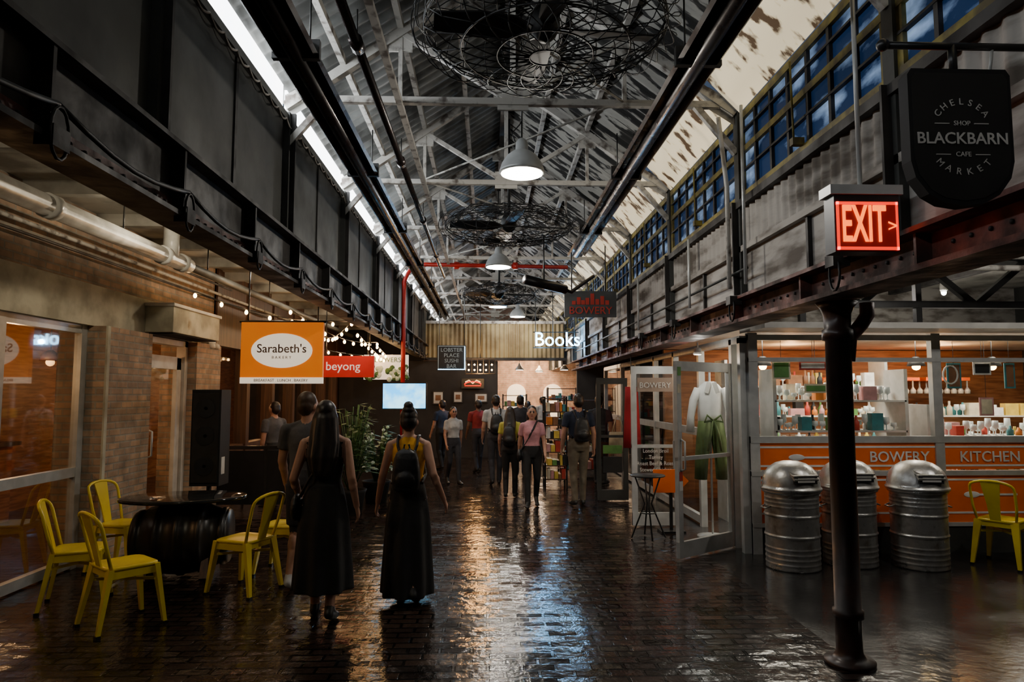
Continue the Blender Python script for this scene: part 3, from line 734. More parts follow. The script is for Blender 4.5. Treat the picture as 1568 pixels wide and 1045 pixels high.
# garment: open white shirt over olive trousers with a tied sash
b = B()
R_ = lambda cx, cz, rx, ry=.07, f=0: [(cx + rx * math.cos(t) * (1 + f * math.cos(7 * t)), ry * math.sin(t), cz) for t in [2 * math.pi * k / 28 for k in range(28)]]
b.loft([R_(0, 1.33, .135, .085, .05), R_(0, 1.45, .13, .08, .03), R_(0, 1.62, .145, .08), R_(0, 1.74, .16, .07), R_(0, 1.80, .11, .06), R_(0, 1.84, .055, .05)], m_cloth)
for s_ in (-1, 1):
    b.tube([(s_ * .14, 0, 1.75), (s_ * .20, -.01, 1.62), (s_ * .245, -.03, 1.42), (s_ * .26, -.05, 1.24)], [.05, .05, .043, .05], m_cloth, 12)
    b.tube([(s_ * .065, -.01, 1.36), (s_ * .09, -.02, 1.15), (s_ * .12, -.01, .9), (s_ * .13, 0, .68)], [.085, .09, .08, .075], m_green, 12)
    b.tube([(s_ * .01, -.12, 1.38), (s_ * .08, -.14, 1.44), (s_ * .11, -.13, 1.36), (s_ * .01, -.12, 1.38)], .014, m_green, 6)
    b.tube([(s_ * .01, -.12, 1.37), (s_ * .05, -.15, 1.2), (s_ * .08, -.14, 1.02)], .016, m_green, 6)
    b.beam((s_ * .03, -.075, 1.83), (s_ * .07, -.09, 1.7), .05, .01, m_white)
b.tube([(0, 0, .02), (0, 0, 1.95)], .013, m_alu, 8); b.lathe((0, 0, 0), [(.18, 0), (.18, .02), (.03, .04)], m_alu, 20)
b.build('clothes_mannequin', (2.66, 8.15, 0))
light('POINT', 'added_display_light', (2.4, 7.75, 2.05), 6, (1, .95, .85), .04)  # lamp and its fixture below are added to light the mannequin
b = B(); b.lathe((0, 0, 0), [(.03, .08), (.045, .06), (.05, 0)], m_white, 12); b.lathe((0, 0, 0), [(.04, -.002), (.04, .003)], m_lampg, 12); b.tube([(0, 0, .07), (0, 0, .14)], .01, m_white, 6); b.build('added_display_spot', (2.4, 7.75, 2.14))
b = B(); b.loft([R_(0, z, .08 + .04 * (1.9 - z), .05, .15) for z in (.9, 1.2, 1.6, 1.8)], M('red_cloth', (.4, .01, .02), None, 5, .8)); b.tube([(0, 0, 1.8), (0, 0, 2.27)], .006, m_black, 5); b.build('red_hanging_scarf', (2.12, 10.1, 0))
b = B(); b.loft([R_(0, z, w, .04) for z, w in ((.7, .15), (.9, .16), (1.05, .15))], m_cols[1]); b.tube([(-.1, 0, 1.05), (-.03, 0, 1.3), (.03, 0, 1.3), (.1, 0, 1.05)], .01, m_cols[1], 6); b.tube([(0, 0, 1.3), (0, 0, 2.27)], .004, m_black, 4); b.build('tote_bag', (2.2, 11.6, 0))

b = B(); b.box(2.9, 9, 11.2, 11.3, 0, 2.42, m_woodw); b.build('wall_kitchen_back')
b = B(); b.box(2.8, 9, 7.5, 11.2, 2.43, 2.47, m_white); b.build('ceiling_kitchen')
def shelfunit(name, x0, x1, y, zs, seed, glassy=.4):
    b = B(); rn = random.Random(seed)
    for x in (x0, x1): b.box(x - .02, x + .02, y - .2, y + .2, 0, max(zs) + .35, m_alu)
    for z in zs:
        b.box(x0, x1, y - .2, y + .2, z - .02, z, m_white)
        for yy in (y - .13, y + .05):
            x = x0 + .08
            while x < x1 - .1:
                t_ = rn.random(); h = rn.uniform(.08, .2)
                if t_ < glassy: b.lathe((x, yy, z), [(.03, 0), (.006, .01), (.006, h * .4), (.035, h * .55), (.03, h)], m_glassware, 10); x += .085
                elif t_ < .85: b.lathe((x, yy, z), [(.035, 0), (.035, h * .6), (.014, h * .8), (.014, h * 1.1)], rn.choice(m_cols), 10); x += .1
                else: w = rn.uniform(.06, .2); b.box(x - .03, x - .03 + w, yy - .05, yy + .05, z, z + h, rn.choice(m_cols)); x += w + .03
    return b.build(name)
shelfunit('glassware_shelf', 3.2, 4.7, 7.75, (.7, 1.28, 1.62), 1, .6)
shelfunit('glassware_shelf', 4.95, 6.8, 7.75, (.7, 1.22), 2, .5)
shelfunit('glassware_shelf', 6.9, 8.8, 7.75, (.7, 1.25, 1.7), 6, .4)
shelfunit('kitchenware_shelf', 3.2, 5.4, 9.3, (.6, 1.0, 1.4, 1.8), 3, .4); shelfunit('kitchenware_shelf', 5.6, 8.5, 9.3, (.6, 1.0, 1.4), 4, .5)
b = B()
for x in (4.4, 5.2, 6.0, 6.8): 
    b.box(x, x + .7, 10.4, 11.1, 1.9, 1.95, m_orange)
b.box(4.2, 7.8, 10.4, 11.1, 0, 1.0, m_wood); b.box(4.2, 7.8, 10.35, 11.12, 1.0, 1.04, m_alu)
for k in range(30):
    x = 4.4 + k * .11; b.lathe((x, 10.6, 1.7), [(.012, .2), (.012, .1), (.045, .05), (.04, 0)], m_glassware, 8)
b.build('bar_counter')
b = B()
for i, x in enumerate((3.5, 4.5, 5.5, 6.5, 7.5)):
    b.lathe((x, 8.6, 2.05), [(.11, 0), (.09, .07), (.03, .12)], m_black, 16); b.ell((x, 8.6, 2.04), (.05, .05, .045), m_warm, 10, 6); b.tube([(x, 8.6, 2.15), (x, 8.6, 2.42)], .006, m_black, 5)
b.build('shop_pendant_cluster')
for x in (3.6, 5.2, 6.9): light('AREA', 'shop_ceiling_light', (x, 8.3, 2.40), 56, (1, .88, .72), .8, (0, 0, 0))
for x in (4.5, 6.8): light('POINT', 'bar_glow', (x, 10.0, 2.2), 28, (1, .5, .2), .05)
b = B()
for i, (x, z, w, h, c) in enumerate(((3.1, 1.85, .2, .2, 1), (3.4, 1.95, .3, .1, 0), (3.45, 1.7, .25, .1, 1), (5.05, 1.75, .16, .28, 2), (5.35, 1.9, .2, .14, 4), (5.4, 1.45, .16, .2, 7), (5.7, 1.75, .12, .28, 2))):
    b.box(x, x + w, KY + .06, KY + .07, z, z + h, m_cols[c]); b.box(x + .02, x + w - .02, KY + .055, KY + .06, z + .02, z + h - .02, m_cols[(c + 4) % 10])
    b.tube([(x + w / 2, KY + .065, z + h), (x + w / 2, KY + .065, 2.3)], .003, m_black, 4)
b.tube([(5.08 + .08 * math.cos(a), KY + .05, 1.9 + .1 * math.sin(a)) for a in [k * .4 for k in range(16)]], .01, m_letter, 5, True)
b.build('window_posters')

b = B(); b.box(XR + .2, 9, Y0, Y1, 3.5, 3.6, m_ceil)
for x in (3.6, 5.2, 6.8): b.box(x, x + .12, Y0, 18, 3.38, 3.5, m_steel)
b.build('ceiling_right_aisle')
b = B(); b.box(9, 9.1, Y0, Y1, 0, 3.5, m_panelL); b.build('wall_right')
b = B(); b.box(XR + .25, 9, 11.3, 11.4, 2.48, 3.5, m_panelR); b.build('wall_upper_right')
b = B()
for y in (7.9,):
    b.beam((2.4, y, 2.75), (8.9, y, 2.75), .1, .08, m_black); b.beam((2.4, y, 3.32), (8.9, y, 3.32), .1, .08, m_black)
    for x in (3.0, 4.4, 5.8, 7.2): b.beam((x, y, 2.75), (x + .7, y, 3.32), .07, .07, m_black); b.beam((x + .7, y, 3.32), (x + 1.4, y, 2.75), .07, .07, m_black); b.beam((x + .7, y, 2.48), (x + .7, y, 3.32), .07, .07, m_black)
b.build('aisle_truss')
b = B(); b.tube([(2.6, 6.6, 2.95), (8.9, 6.6, 2.95)], .03, m_truss, 8); b.tube([(2.6, 6.8, 3.1), (8.9, 6.8, 3.1)], .02, m_truss, 8)
for x in (3.5, 5.5, 7.5): b.tube([(x, 6.6, 2.95), (x, 6.6, 3.37)], .008, m_black, 5)
b.build('overhead_pipe')
for i, (x, y, e) in enumerate(((4.2, 9.6, 22), (6.6, 9.6, 22), (3.9, 5.2, 36), (5.8, 5.0, 30))):  # bulbs added as fill to brighten the right aisle and shopfront
    b = B(); b.lathe((0, 0, 0), [(.04, .1), (.05, .05), (.05, .0), (.035, -.03)], m_white, 12); b.ell((0, 0, -.04), (.035, .035, .04), m_lampg, 10, 6); b.tube([(0, 0, .1), (0, 0, .3)], .01, m_black, 5)
    b.build('fill_bulb_holder', (x, y, 3.2)); light('POINT', 'aisle_fill_bulb', (x, y, 3.1), e, (1, .94, .86), .04)
b = B(); b.box(-7, 9, Y0 - .1, Y0, 0, 5.6, m_dark); b.build('wall_rear')

# ------------------------------------------------------------------ post
b = B()
b.lathe((0, 0, 0), [(.15, 0), (.15, .025), (.1, .035), (.085, .06), (.078, .08), (.078, .28), (.092, .285), (.092, .33), (.078, .335), (.078, 2.03), (.095, 2.035), (.095, 2.1), (.08, 2.11), (.085, 2.2), (.1, 2.24), (.13, 2.28)], M('brown_black_post', (.045, .022, .017), (.02, .012, .010), 6, .3, .5), 24)
b.tube([(.06, 0, 1.9), (.08, -.0, 2.05), (.16, 0, 2.14), (.2, 0, 2.2), (.2, 0, 2.28)], .045, m_rust, 12)
b.build('steel_column', (2.27, 4.35, 0))

# exit sign
b = B()
b.box(-.19, .19, -.06, .06, .14, .19, m_alu); b.box(-.17, .17, -.05, .05, -.16, .14, m_black); b.box(-.155, .155, -.054, -.05, -.14, .095, m_black)
for (x0, x1, z0, z1) in ((-.16, .16, .085, .1), (-.16, .16, -.15, -.135), (-.16, -.148, -.15, .1), (.148, .16, -.15, .1)): b.box(x0, x1, -.058, -.05, z0, z1, m_exit)
b.box(-.148, .148, -.056, -.054, -.135, .085, M('exit_face', (.3, .006, .0), None, 3, .5, es=.14, ec=(.8, .015, .0)))
b.tube([(0, 0, .19), (0, 0, 1.55)], .012, m_alu, 8)
s = b.build('exit_sign', (1.865, 3.3, 2.535)); s.scale = (.96, 1, .96)
text("EXIT", .27, m_exitl, (-.022, -.06, -.025), s, .003, .003, sx=.42); text(">", .09, m_exitl, (.128, -.06, -.03), s, .002)
# pub sign
b = B()
pr = [(-.25, .30), (-.23, .33), (.23, .33), (.25, .30), (.25, -.12), (.23, -.2), (.17, -.28), (.1, -.32), (0, -.335), (-.1, -.32), (-.17, -.28), (-.23, -.2), (-.25, -.12)]
b.loft([[(x, y, z) for x, z in pr] for y in (-.035, .035)], m_blackm, False)
b.loft([[(x * .93, y, z * .93) for x, z in pr] for y in (-.038, -.034)], M('sign_face_black', (.014, .014, .014), None, 4, .5), False)
b.tube([(-.0, 0, .33), (-.0, 0, .46)], .02, m_black, 8)
b.tube([(-.33, 0, .46), (.40, 0, .46)], .018, m_black, 10); b.ell((-.34, 0, .46), (.03, .03, .03), m_black)
b.tube([(.18, 0, .33), (.19, 0, .39), (.2, 0, .46)], .008, m_alu, 6)
for x0, x1, z in ((-.13, -.06, .06), (.06, .13, .06), (-.13, -.06, -.09), (.06, .13, -.09)): b.box(x0, x1, -.041, -.037, z - .002, z + .002, m_letter)
s = b.build('hanging_pub_sign', (1.785, 2.48, 2.655)); s.scale = (.80, .82, .80)
text("BLACKBARN", .078, m_letter, (0, -.042, -.015), s, .001, .001); text("SHOP", .032, m_letter, (0, -.042, .06), s, .001); text("CAFE", .032, m_letter, (0, -.042, -.09), s, .001)
for i, c in enumerate("CHELSEA"):
    a = math.radians(90 + 57 - i * 19); text(c, .045, m_letter, (.135 * math.cos(a), -.042, .04 + .125 * math.sin(a)), s, .001, rot=(math.pi / 2, -(a - math.pi / 2), 0), name='letter')
for i, c in enumerate("MARKET"):
    a = math.radians(270 - 50 + i * 20); text(c, .045, m_letter, (.15 * math.cos(a), -.042, -.05 + .125 * math.sin(a)), s, .001, rot=(math.pi / 2, -(a + math.pi / 2), 0), name='letter')
b = B()
b.box(-.42, .42, -.03, .03, -.22, .2, M('sign_grey', (.07, .075, .08), None, 4, .6))
for x, h in ((-.3, .04), (-.22, .1), (-.15, .05), (-.08, .09), (0, .16), (.08, .07), (.16, .12), (.24, .05)): b.box(x, x + .06, -.034, -.03, -.02, h, m_dimred)
b.tube([(-.3, 0, .2), (-.3, 0, .95)], .01, m_black, 6); b.tube([(.25, 0, .2), (.25, 0, .95)], .01, m_black, 6)
s = b.build('hanging_shop_sign', (1.64, 10.9, 3.15)); text("BOWERY", .17, m_dimred, (0, -.035, -.12), s, .002)
b = B(); b.tube([(.55, 10.2, 3.42), (1.2, 10.6, 3.33)], .075, m_duct, 14); b.tube([(.85, 10.4, 3.4), (.85, 10.4, 4.15)], .012, m_black, 6); b.tube([(1.2, 10.6, 3.33), (1.3, 10.65, 3.3), (1.7, 10.9, 3.6)], .03, m_duct, 8); b.build('blower_unit')

# ------------------------------------------------------------------ trash cans
t = B()
prof = [(.255, 0), (.255, .004), (.266, .008), (.266, .02)]
def rib(z, h, d, r=.263): return [(r, z - h - .008), (r, z - h - .002), (r + d * .8, z - h * .5), (r + d, z), (r + d * .8, z + h * .5), (r, z + h + .002), (r, z + h + .008)]
for zz in (.06, .11, .16, .21): prof += rib(zz, .012, .005)
prof += rib(.33, .014, .011) + rib(.53, .014, .011)
for zz in (.62, .66, .70): prof += rib(zz, .010, .004)
prof += [(.264, .74), (.264, .745), (.282, .75), (.287, .765), (.282, .78)]
t.lathe((0, 0, 0), prof, m_galv, 44)
t.lathe((0, 0, 0), [(.285, .772), (.298, .775), (.3, .79), (.298, .80), (.288, .805), (.284, .83), (.275, .89), (.25, .95), (.21, 1.0), (.15, 1.04), (.08, 1.06), (.01, 1.067)], m_galv, 44)
t.beam((0, -.30, .90), (0, -.12, 1.01), .26, .02, m_galv); t.box(-.12, .12, -.29, -.262, .86, .93, m_blackm); t.box(-.13, .13, -.3, -.2, .93, .945, m_galv)
t.box(-.09, .09, -.296, -.29, .875, .92, m_letter)
for s_ in (-1, 1): t.tube([(s_ * .26, -.06, .62), (s_ * .31, -.05, .6), (s_ * .31, .05, .6), (s_ * .26, .06, .62)], .008, m_galv, 6)
tc = t.build('metal_trash_can', (2.98, 6.72, 0), .1); inst(tc, 'metal_trash_can', (3.62, 6.85, 0), .0); inst(tc, 'metal_trash_can', (4.25, 6.72, 0), -.1)
for o_ in bpy.data.objects:
    if o_.name.startswith('metal_trash_can'): o_.scale = (.95, .95, .97)

# ------------------------------------------------------------------ chairs
c = B()
def rr(w, d, z, r=.06, y=0):
    pts = []
    for cx, cy, a0 in ((w - r, d - r, 0), (-w + r, d - r, 90), (-w + r, -d + r, 180), (w - r, -d + r, 270)):
        for k in range(4): a = math.radians(a0 + 30 * k); pts.append((cx + r * math.cos(a), y + cy + r * math.sin(a), z))
    return pts
c.loft([rr(.17, .17, .425), rr(.18, .18, .435), rr(.18, .18, .45), rr(.165, .165, .456), rr(.13, .13, .448)], m_yellow)
for sx in (-1, 1):
    c.beam((sx * .155, .155, .44), (sx * .205, .215, 0), .07, .035, m_yellow, .03, .025)
    c.beam((sx * .155, -.155, .44), (sx * .20, -.235, 0), .07, .035, m_yellow, .03, .025)
    c.beam((sx * .165, .15, .40), (sx * .165, -.15, .40), .02, .05, m_yellow)
    c.box(sx * .205 - .018, sx * .205 + .018, .195, .232, 0, .02, m_black); c.box(sx * .2 - .018, sx * .2 + .018, -.252, -.218, 0, .02, m_black)
c.box(-.15, .15, .155, .17, .385, .43, m_yellow); c.box(-.15, .15, -.17, -.155, .385, .43, m_yellow)
c.beam((-.17, .17, .33), (.17, -.17, .33), .012, .02, m_yellow); c.beam((.17, .17, .33), (-.17, -.17, .33), .012, .02, m_yellow)
pts = [(-.165, -.15, .44), (-.185, -.19, .58), (-.19, -.23, .74)]
for k in range(9):
    a = math.pi - math.pi * k / 8; pts.append((.185 * math.cos(a), -.245 - .035 * math.sin(a), .78 + .06 * math.sin(a)))
pts += [(.19, -.23, .74), (.185, -.19, .58), (.165, -.15, .44)]
c.tube(pts, .013, m_yellow, 8)
c.loft([[(-w, y, z), (w, y, z), (w, y - .012, z), (-w, y - .012, z)] for w, y, z in ((.045, -.165, .44), (.055, -.205, .6), (.075, -.25, .76), (.085, -.272, .835))], m_yellow, False)
ch = c.build('metal_chair', (-2.68, 5.25, 0), math.radians(-42))
for x, y, a in ((-3.30, 5.75, -68), (-3.52, 6.85, -100), (-2.1, 6.1, 68), (-1.95, 6.75, 85), (5.12, 6.75, -55), (6.3, 6.6, 60)):
    inst(ch, 'metal_chair', (x, y, 0), math.radians(a))
# barrel table
b = B()
b.loft([[(rx * math.cos(t_), ry * math.sin(t_), z) for t_ in [2 * math.pi * k / 48 for k in range(48)]] for rx, ry, z in ((.54, .36, .70), (.56, .38, .705), (.56, .38, .73), (.54, .36, .735))], M('black_table_top', (.015, .017, .018), None, 4, .06))
prof = [(.02, -.4), (.24, -.4), (.25, -.38)]
for k in range(9):
    xk = -.36 + .72 * k / 8; r = .33 - .08 * (xk / .36) ** 2
    prof.append((r, xk - .012))
    if k % 2 == 0: prof += [(r + .012, xk - .01), (r + .012, xk + .03), (r, xk + .032)]
prof += [(.25, .4), (.24, .42), (.02, .42)]
b.lathe((0, 0, .355), prof, m_black, 36, rot=Matrix.Rotation(math.pi / 2, 3, 'Y'))
for x in (-.25, .25): b.box(x - .03, x + .03, -.28, .28, 0, .08, m_wood); b.beam((x, -.3, .03), (x, -.2, .2), .06, .06, m_wood); b.beam((x, .3, .03), (x, .2, .2), .06, .06, m_wood)
for x in (-.2, .2): b.tube([(x, 0, .6), (x, 0, .705)], .03, m_black, 8)
b.build('barrel_table', (-2.85, 6.6, 0), math.radians(10))

# ------------------------------------------------------------------ people
m_skin = M('skin', (.50, .27, .18), (.45, .23, .15), 12, .5); m_skin2 = M('skin_dark', (.2, .1, .06), (.17, .085, .05), 12, .5)
m_hair = M('dark_hair', (.012, .009, .008), (.03, .02, .016), 40, .4, stretch=(1, 1, .15)); m_hairb = M('brown_hair', (.06, .03, .015), None, 40, .5)
m_eye = M('eye', (.02, .015, .012), None, 5, .2); m_lip = M('lips', (.4, .12, .1), None, 5, .5)
def cl(n, c, r=.85): return M(n, c, tuple(k * .7 for k in c), 9, r, bump=.3, bscale=30)
C = dict(black=cl('black_cloth', (.010, .010, .011), .75), mustard=cl('mustard_knit', (.85, .40, .012)), grey=cl('grey_cloth', (.09, .09, .10)), dgrey=cl('charcoal_cloth', (.04, .04, .05)), white=cl('pale_shirt', (.55, .55, .55)),
         pink=cl('pink_shirt', (.65, .30, .33)), red=cl('dull_red_shirt', (.30, .025, .025)), navy=cl('navy_cloth', (.02, .03, .06)), khaki=cl('khaki_cloth', (.16, .13, .09)), olive=cl('yellow_green_shirt', (.5, .44, .07)), blue=cl('denim', (.05, .08, .14)), pack=cl('black_backpack', (.010, .010, .012), .45), shoe=cl('white_sneaker', (.7, .7, .7), .5), bshoe=cl('black_shoe', (.015, .015, .015), .5))

def person(name, x, y, head, h, top='black', bot='black', outfit='pants', hair='short', hm=None, skin=None, sleeve='short', walk=0, lead=1, male=False, pack=False, shoe='bshoe', vox=.012, arms=None, hem=.15, look=0, strap=0):
    hm = hm or m_hair; skin = skin or m_skin; T = C[top]; Bo = C[bot]; S = C[shoe]; b = B(True)
    sh = .185 if male else .158; wv = 1.12 if male else 1.0; w = walk; TY = 0 if male else 1
    def ring(z, rx, ry, cy=0, f=0, nf=9, ph=0, n=32): return [(rx * math.cos(t) * (1 + f * math.cos(nf * t + ph)), cy + ry * math.sin(t) * (1 + f * math.cos(nf * t + ph)), z) for t in [2 * math.pi * k / n for k in range(n)]]
    b.loft([ring(.99, .145 * wv, .106), ring(1.09, .128 * wv * (1.06 if male else 1), .098), ring(1.2, .145 * wv, .108, .004 * TY), ring(1.27, .153 * wv, .116, .014 * TY), ring(1.33, .155 * wv, .108, .006 * TY), ring(1.385, .14 * wv, .09), ring(1.425, .095, .07), ring(1.45, .06, .055)], T)
    b.loft([ring(.83, .13, .1), ring(.9, .168, .122, -.012), ring(.97, .16, .118, -.006), ring(1.03, .142 * wv, .104)], Bo)
    if not male:
        for s_ in (-1, 1): b.ell((s_ * .062, .075, 1.255), (.058, .045, .055), T)
    b.seg((0, -.012, 1.41), (0, .0, 1.51), .052 * wv, .048 * wv, skin)
    hb = B(True)
    hb.ell((0, .008, 1.59), (.073, .092, .108), skin, 20, 12); hb.ell((0, .035, 1.525), (.05, .052, .045), skin, 14, 8); hb.ell((0, .065, 1.497), (.024, .024, .016), skin, 10, 6)
    hb.seg((0, .098, 1.6), (0, .110, 1.567), .008, .012, skin, 8)
    for s_ in (-1, 1):
        hb.ell((s_ * .075, .0, 1.575), (.011, .02, .03), skin, 10, 6); hb.ell((s_ * .028, .093, 1.598), (.012, .008, .006), m_eye, 8, 6); hb.seg((s_ * .018, .1, 1.619), (s_ * .041, .091, 1.619), .0045, .004, hm, 6)
    hb.ell((0, .088, 1.535), (.021, .01, .007), m_lip, 8, 6)
    hb.ell((0, -.02, 1.632), (.081, .092, .088), hm, 20, 12); hb.ell((0, -.045, 1.585), (.078, .07, .085), hm, 16, 10)
    if hair == 'bun': hb.ell((0, -.06, 1.73), (.045, .045, .04), hm); hb.ell((0, -.05, 1.69), (.06, .06, .04), hm)
    if hair == 'long':
        hb.loft([ring(1.66, .07, .06, -.03), ring(1.58, .098, .075, -.045, .03), ring(1.48, .11, .065, -.07, .05), ring(1.38, .118, .05, -.1, .07), ring(1.27, .115, .042, -.125, .09, 9, 1), ring(1.17, .09, .034, -.13, .12, 9, 2), ring(1.12, .06, .02, -.13, .15)], hm)
    if hair == 'bob':
        hb.loft([ring(1.66, .07, .06, -.03), ring(1.58, .095, .075, -.03, .03), ring(1.48, .1, .065, -.045, .05), ring(1.44, .085, .05, -.05, .07)], hm)
    if look:
        Rm = Matrix.Rotation(look, 3, 'Z'); hb.v = [tuple(Rm @ V(p)) for p in hb.v]
    o = len(b.v); b.v += hb.v
    for f, mi_, sm in zip(hb.f, hb.m, hb.sm): b.f.append([i + o for i in f]); b.m.append(b.mi(hb.mats[mi_])); b.sm.append(sm)
    for s_ in (-1, 1):
        fwd = (s_ == lead)
        if fwd: kn, an, toe = V((0, .02 + .12 * w, .495)), V((0, .0 + .24 * w, .085)), V((0, .13 + .24 * w, .035 + .02 * w))
        else: kn, an, toe = V((0, .02 - .02 * w, .49 - .01 * w)), V((0, -.26 * w, .085 + .085 * w)), V((0, .13 - .27 * w, .032))
        hx = .085; hip = V((s_ * hx, 0, .9)); kn.x = s_ * .085; an.x = s_ * .075; toe.x = s_ * .09
        lm = skin if outfit == 'dress' else Bo; low = skin if outfit in ('dress', 'shorts') else Bo
        k_ = 1.08 if outfit == 'pants' else 1
        b.seg(hip, kn, .088 * k_, .058 * k_, lm); b.seg(kn, an, .056 * k_, .036 * (1.35 if outfit == 'pants' else 1), low)
        b.ell(kn.lerp(an, .3) + V((0, -.015, 0)), (.05, .055, .1), low)
        if outfit == 'shorts': b.tube([hip, hip.lerp(kn, .85)], [.1, .085], Bo, 16)
        heel = an + V((0, -.03, -.045)); heel.z = max(heel.z, .035)
        b.seg(an, heel, .038, .036, S); b.seg(heel, toe, .036, .036, S); b.ell(toe + V((0, .03, -.004)), (.042, .055, .028), S); b.seg(an + V((0, .01, 0)), toe, .038, .028, S)
    if outfit == 'dress':
        rs = []; n_ = 11
        for k in range(n_ + 1):
            t_ = k / n_; z = 1.05 + (hem - 1.05) * t_
            rs.append(ring(z, .135 + .045 * min(1, t_ * 2.6) ** .7 + .045 * t_, .105 + .03 * min(1, t_ * 3) + (.04 + .10 * w) * t_, -.005, .02 + .085 * t_, 8, t_ * 1.4 + .6 * math.sin(t_ * 5), 72))
        b.loft(rs, Bo)
    for s_ in (-1, 1):
        if arms and arms.get(s_): el, wr = [V(q) for q in arms[s_]]
        else:
            sw = (-.16 if s_ == lead else .16) * w
            el = V((s_ * (sh + .05), -.02 + sw * .5, 1.1)); wr = V((s_ * (sh + .06), .03 + sw * 1.4, .87 + abs(sw) * .1))
        sp = V((s_ * sh, -.005, 1.37)); am = T if sleeve == 'long' else skin
        b.seg((s_ * .04, -.012, 1.435), (s_ * sh * .8, -.008, 1.39), .036, .038 * wv, skin if sleeve == 'none' else T)
        b.seg((s_ * .07, -.005, 1.385), sp.lerp(V((0, -.005, 1.385)), .25 if sleeve == 'none' else 0), .05, .046 * wv, T)
        b.seg(sp, el, .046 * wv, .035 * wv, am); b.seg(el, wr, .036 * wv, .025 * wv, am); b.ell(el.lerp(wr, .25), (.036 * wv, .038 * wv, .055), am)
        if sleeve == 'short':
            e2 = sp.lerp(el, .6); b.tube([sp, e2], [.056 * wv, .055 * wv], T, 14); b.ell(sp, (.056 * wv,) * 3, T)
        d = (wr - el).normalized(); n_ = V((-s_, 0, 0)); n_ = (n_ - d * n_.dot(d)).normalized(); f_ = n_.cross(d) * (1 if n_.cross(d).y > 0 else -1)
        fr_ = max(.0085, vox * .8)
        for q in (-1, 0, 1): b.seg(wr + f_ * q * .008, wr + d * .085 + f_ * q * .024, .017, .014, skin, 8)
        for q, ln in ((-1.5, .055), (-.5, .07), (.5, .076), (1.5, .068)):
            r0 = wr + d * .085 + f_ * q * .021; r1 = r0 + (d * .85 + n_ * .25 + f_ * q * .06) * ln * .55; r2 = r1 + (d * .65 + n_ * .65) * ln * .5
            b.seg(r0, r1, fr_, fr_, skin, 7); b.seg(r1, r2, fr_, fr_ * .85, skin, 7)
        r0 = wr + d * .03 + f_ * .025; r1 = r0 + (d * .55 + f_ * .6 + n_ * .25) * .04; r2 = r1 + (d * .85 + f_ * .15 + n_ * .3) * .035
        b.seg(r0, r1, fr_ * 1.3, fr_ * 1.15, skin, 7); b.seg(r1, r2, fr_ * 1.1, fr_, skin, 7)
    if pack:
        P_ = C['pack']; rs = []
        for z, k in ((.98, .7), (1.0, .9), (1.09, 1.0), (1.19, .95), (1.27, .85), (1.32, .7), (1.345, .4)):
            rs.append([(.125 * k * math.copysign(abs(math.cos(t)) ** .6, math.cos(t)), -.175 + .075 * k * math.copysign(abs(math.sin(t)) ** .6, math.sin(t)), z) for t in [2 * math.pi * q / 28 for q in range(28)]])
        b.loft(rs, P_); b.ell((0, -.242, 1.09), (.085, .03, .07), P_)
        b.tube([(-.03, -.16, 1.33), (-.02, -.16, 1.39), (.02, -.16, 1.39), (.03, -.16, 1.33)], .01, P_, 8)
        for s_ in (-1, 1): b.tube([(s_ * .06, -.14, 1.3), (s_ * .085, -.115, 1.38), (s_ * .09, -.06, 1.455), (s_ * .095, .03, 1.455), (s_ * .1, .1, 1.36), (s_ * .12, .115, 1.22), (s_ * .15, .06, 1.1), (s_ * .13, -.1, 1.04)], .015, P_, 8)
    if strap:
        k_ = strap
        b.tube([(-.1 * k_, -.06, 1.45), (-.05 * k_, -.11, 1.35), (.1 * k_, -.12, 1.1), (.19 * k_, -.04, .95)], .012, C['pack'], 8); b.tube([(-.1 * k_, -.06, 1.45), (-.09 * k_, .04, 1.45), (-.02 * k_, .125, 1.32), (.1 * k_, .12, 1.1), (.19 * k_, .02, .95)], .012, C['pack'], 8)
        b.ell((.215 * k_, 0, .87), (.045, .12, .11), C['pack'])
    s = h / 1.70
    b.v = [(p[0] * s, p[1] * s, p[2] * s) for p in b.v]
    zmin = min(p[2] for p in b.v); b.v = [(p[0], p[1], p[2] - zmin) for p in b.v]
    raw = b.build('tmp_' + name)
    bvh = BVHTree.FromPolygons([V(p) for p in b.v], b.f)
    md = raw.modifiers.new('r', 'REMESH'); md.mode = 'VOXEL'; md.voxel_size = vox; md.use_smooth_shade = True
    sm = raw.modifiers.new('s', 'SMOOTH'); sm.factor = .5; sm.iterations = 4 if vox < .01 else 2
    dg = bpy.context.evaluated_depsgraph_get(); dg.update()
    me = bpy.data.meshes.new_from_object(raw.evaluated_get(dg)); bpy.data.objects.remove(raw)
    me.materials.clear()
    for m in b.mats: me.materials.append(m)
    idx = []
    for f in me.polygons:
        r = bvh.find_nearest(f.center + f.normal * (.002 + vox * .35)); idx.append(b.m[r[2]] if r[2] is not None else 0)
    me.polygons.foreach_set('material_index', idx); me.polygons.foreach_set('use_smooth', [True] * len(idx)); me.update()
    me.name = name
    ob = bpy.data.objects.new(name, me); COL.objects.link(ob); ob.location = (x, y, 0); ob.rotation_euler = (0, 0, math.radians(head))
    return ob

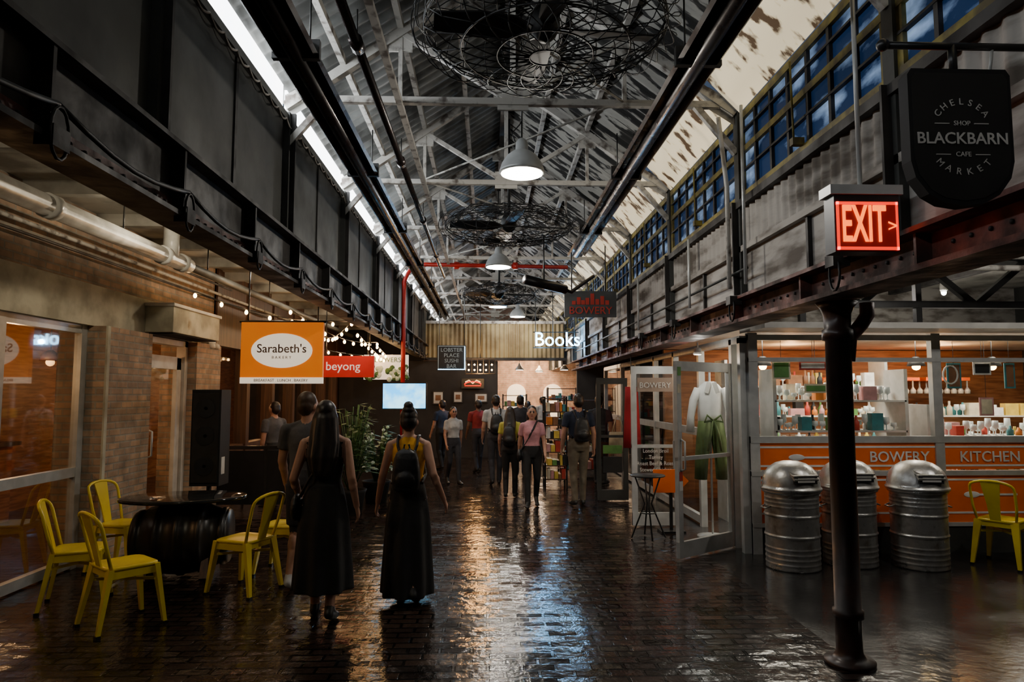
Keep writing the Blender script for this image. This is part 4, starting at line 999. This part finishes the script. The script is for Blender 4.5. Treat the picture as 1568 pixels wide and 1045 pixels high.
person('woman_walking', -1.24, 5.3, 4, 1.62, 'black', 'black', 'dress', 'long', sleeve='none', walk=.5, lead=-1, vox=.006, hem=.24, strap=-1, arms={1: ((.215, -.06, 1.1), (.25, .02, .87)), -1: ((-.235, -.04, 1.1), (-.225, .16, .93))})
person('woman_walking', -.66, 5.75, 0, 1.56, 'mustard', 'black', 'dress', 'bun', sleeve='none', walk=.7, lead=-1, pack=True, vox=.006, hem=.07, arms={1: ((.23, -.08, 1.12), (.315, .05, .88)), -1: ((-.225, -.04, 1.11), (-.27, .0, .87))})
person('man_walking', -1.60, 6.15, -5, 1.69, 'grey', 'dgrey', 'shorts', 'short', hm=m_hairb, sleeve='short', walk=.6, lead=1, male=True, shoe='shoe', vox=.008, look=-.3)
person('woman_walking', .66, 10.4, 178, 1.50, 'pink', 'black', 'pants', 'bob', sleeve='short', walk=.8, lead=1, strap=1, vox=.009)
person('man_walking', 1.38, 10.5, 10, 1.68, 'navy', 'khaki', 'pants', 'short', male=True, pack=True, walk=.2)
person('man_walking', .14, 12.9, 5, 1.66, 'white', 'dgrey', 'pants', 'short', male=True, pack=True, walk=.5)
person('woman_walking', .36, 11.3, -8, 1.47, 'olive', 'black', 'pants', 'long', walk=.4, pack=True)
person('man_walking', .66, 14.2, 0, 1.66, 'dgrey', 'navy', 'pants', 'short', male=True, walk=.3)
person('man_walking', -.22, 15.0, 20, 1.56, 'red', 'dgrey', 'pants', 'short', male=True, walk=.5, skin=m_skin2)
person('woman_walking', -.66, 13.0, 200, 1.44, 'white', 'dgrey', 'pants', 'long', walk=.8, lead=-1, vox=.013)
person('man_walking', -1.05, 15.6, 40, 1.55, 'navy', 'black', 'pants', 'short', male=True, walk=.4)
person('woman_walking', .95, 16.6, 0, 1.52, 'red', 'black', 'pants', 'bob', walk=.3, vox=.014)
person('woman_walking', .2, 17.4, 150, 1.50, 'grey', 'black', 'pants', 'long', walk=.5, vox=.014)
person('man_walking', 1.5, 19.2, 30, 1.62, 'white', 'black', 'pants', 'short', male=True, walk=.4, vox=.015)
person('man_standing', -3.3, 10.7, 60, 1.56, 'grey', 'black', 'pants', 'short', male=True)
person('woman_standing', -2.95, 11.6, -60, 1.55, 'pink', 'black', 'pants', 'bob')
person('man_standing', 2.1, 12.9, -30, 1.66, 'dgrey', 'black', 'pants', 'short', male=True)

# ------------------------------------------------------------------ world + camera
w = bpy.data.worlds.new('World'); SC.world = w; w.use_nodes = True
w.node_tree.nodes['Background'].inputs[0].default_value = (.35, .5, .8, 1); w.node_tree.nodes['Background'].inputs[1].default_value = .15
cam = bpy.data.cameras.new('camera'); co = bpy.data.objects.new('camera', cam); COL.objects.link(co)
cam.lens = 24; cam.sensor_width = 36; cam.clip_end = 100
co.location = (0, 0, 1.68); co.rotation_euler = (math.radians(90 + 4.51), 0, math.radians(-1.97))
SC.camera = co
